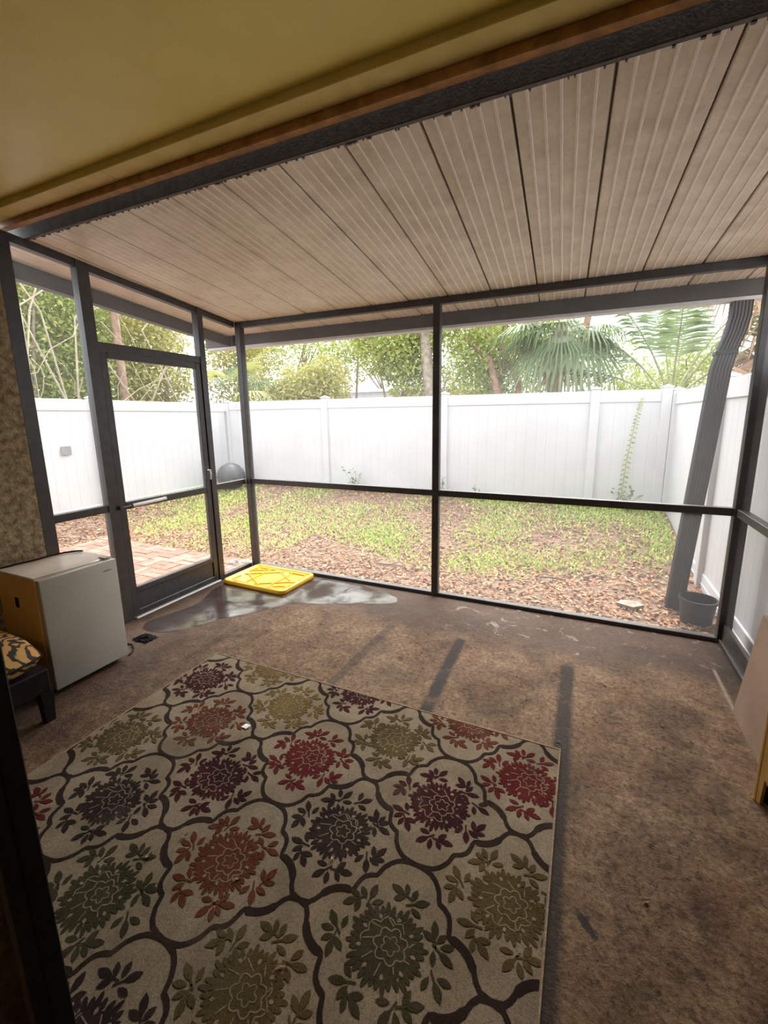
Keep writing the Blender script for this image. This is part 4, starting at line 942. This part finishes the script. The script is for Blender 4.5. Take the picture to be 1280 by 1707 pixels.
def feather_frond(parent, base_, az, el, L, mat, droop=.6, nl=24, ll=.45, stem='stem', bare=.35):
    b = Vector(base_); h_ = Vector((math.cos(az), math.sin(az), 0)); d = h_*math.cos(el)+Vector((0, 0, math.sin(el)))
    pts = [b+d*L*u_+Vector((0, 0, -droop*L*.5*u_*u_))+h_*(.15*L*u_*u_) for u_ in (0, .2, .4, .6, .8, 1)]
    fo = MB().tube(pts, [.024, .02, .016, .012, .008, .004], 6).build('frond', M[stem], parent); mb = MB(); side = Vector((-h_.y, h_.x, 0))
    for k in range(nl):
        u_ = bare+(1-bare)*k/(nl-1); f = u_*5; i = min(int(f), 4); p = pts[i].lerp(pts[i+1], f-i); ax = (pts[i+1]-pts[i]).normalized()
        l = ll*(1-.55*abs(u_-.6)/.4*.7)
        for sg in (-1, 1):
            dirv = (side*sg*.85+ax*.6+Vector((0, 0, -.15-.3*random.random()))).normalized(); wv = ax*.024
            mb.add([p-wv*.4, p+wv*.4, p+dirv*l*.5+wv, p+dirv*l*.5-wv, p+dirv*l+Vector((0, 0, -.12*l))], [(0,1,2,3), (3,2,4)])
    mb.build('leaflets', M[mat], fo); return fo
random.seed(31)
# sabal palm right of centre
sp = thing('fan_palm', (-.45, 8.9, 0), 'fan palm with drooping blue green fronds behind the far fence', 'palm', 'palms beyond the fence')
MB().tube([(-.62, 8.9, -.1), (-.60, 8.9, 1.6), (-.55, 8.9, 3.2)], [.16, .14, .13], 12).build('trunk', M['bark'], sp, True)
MB().tube([(-.3, 8.95, 2.5), (-.12, 8.95, 3.1), (.0, 8.95, 3.9)], [.05, .06, .05], 8).build('boot_stem', M['bark_red'], sp, True)
for k in range(14):
    az = random.uniform(0, 2*PI); el = random.uniform(-.25, .55)
    fan_frond(sp, (-.5, 8.85, 3.05), az, el, random.uniform(.45, .8), random.uniform(.5, .8), 'frond', random.uniform(.8, 1.3))
for az in (-2.2, -1.5, -.9): fan_frond(sp, (-.45, 8.8, 2.95), az, -.25, .55, .95, 'frond', 1.4)
for az in (-1.9, -1.2): fan_frond(sp, (-.5, 8.8, 2.7), az, -.5, .35, .6, 'frond_dry', 1.4)
sp2 = thing('fan_palm', (-7.2, 7.75, 0), 'yellowing fan palm in the far left corner behind the fence', 'palm', 'palms beyond the fence')
MB().tube([(-7.4, 7.8, -.1), (-7.4, 7.8, 1.9)], [.13, .12], 10).build('trunk', M['bark_red'], sp2, True)
for k in range(9):
    fan_frond(sp2, (-7.4, 7.8, 1.9), random.uniform(0, 2*PI), random.uniform(.5, 1.3), random.uniform(.7, 1.2), random.uniform(.5, .7), 'frond_y' if k % 4 else 'frond', random.uniform(.9, 1.4))
fan_frond(sp2, (-7.3, 7.75, 1.95), -.3, .35, .6, .7, 'frond_y', .9)
# feather palm at right
fp = thing('feather_palm', (1.22, 8.3, 0), 'feather palm with upright bare frond stems behind the right fence corner', 'palm', 'palms beyond the fence')
MB().tube([(1.22, 8.3, -.1), (1.22, 8.3, 1.75)], [.13, .11], 10).build('trunk', M['bark'], fp, True)
for az, el, L in ((3.0, .62, 2.2), (2.7, 1.0, 2.1), (2.0, 1.35, 2.3), (1.2, 1.3, 2.2), (.4, 1.2, 2.3), (.1, .85, 2.2), (-.2, .55, 1.9), (3.4, .30, 1.8), (4.6, 1.2, 2.0), (-.6, 1.1, 2.1), (3.3, 1.25, 2.3)):
    feather_frond(fp, (1.22, 8.3, 1.72), az, el, L, 'frond', random.uniform(.3, .6), 26, .48, bare=.42)
dp = thing('dead_palm', (2.15, 7.9, 0), 'palm skirt of dry brown fronds beyond the right fence', 'palm', 'palms beyond the fence')
MB().tube([(2.3, 7.9, -.1), (2.3, 7.9, 4.0)], [.16, .15], 10).build('trunk', M['bark_red'], dp, True)
for k in range(16):
    fan_frond(dp, (2.3, 7.9, random.uniform(2.2, 3.9)), random.uniform(0, 2*PI), random.uniform(-1.2, -.5), random.uniform(.4, .7), random.uniform(.5, .8), 'frond_dry', 1.0, 16, 'bark_red')
MB().tube([(1.55, 7.7, 1.85), (2.25, 7.8, 2.35)], [.05, .06], 8).build('fallen_boot', M['bark_red'], dp, True)

# ------------------------------------------------------------------ neighbour's house far behind the trees
nh = thing('neighbour_house', (-9.5, 21, 0), 'pale grey house with a low roof glimpsed through the trees', 'house')
MB().box(-14, -5.5, 19, 25, -.1, 2.75).build('wall', M['house_wall'], nh)
MB().add([(-14.5, 18.5, 2.7), (-5, 18.5, 2.7), (-5, 25.5, 2.7), (-14.5, 25.5, 2.7), (-12.5, 22, 4.2), (-7, 22, 4.2)], [(0,1,5,4), (1,2,5), (2,3,4,5), (3,0,4), (3,2,1,0)]).build('roof', M['house_roof'], nh)
wm = MB().box(-10.6, -9.4, 18.95, 19.0, .9, 2.1).build('window', M['grey_plate'], nh)
MB().box(-10.5, -9.5, 18.93, 18.95, 1.0, 2.0).build('pane', M['glass'], wm)
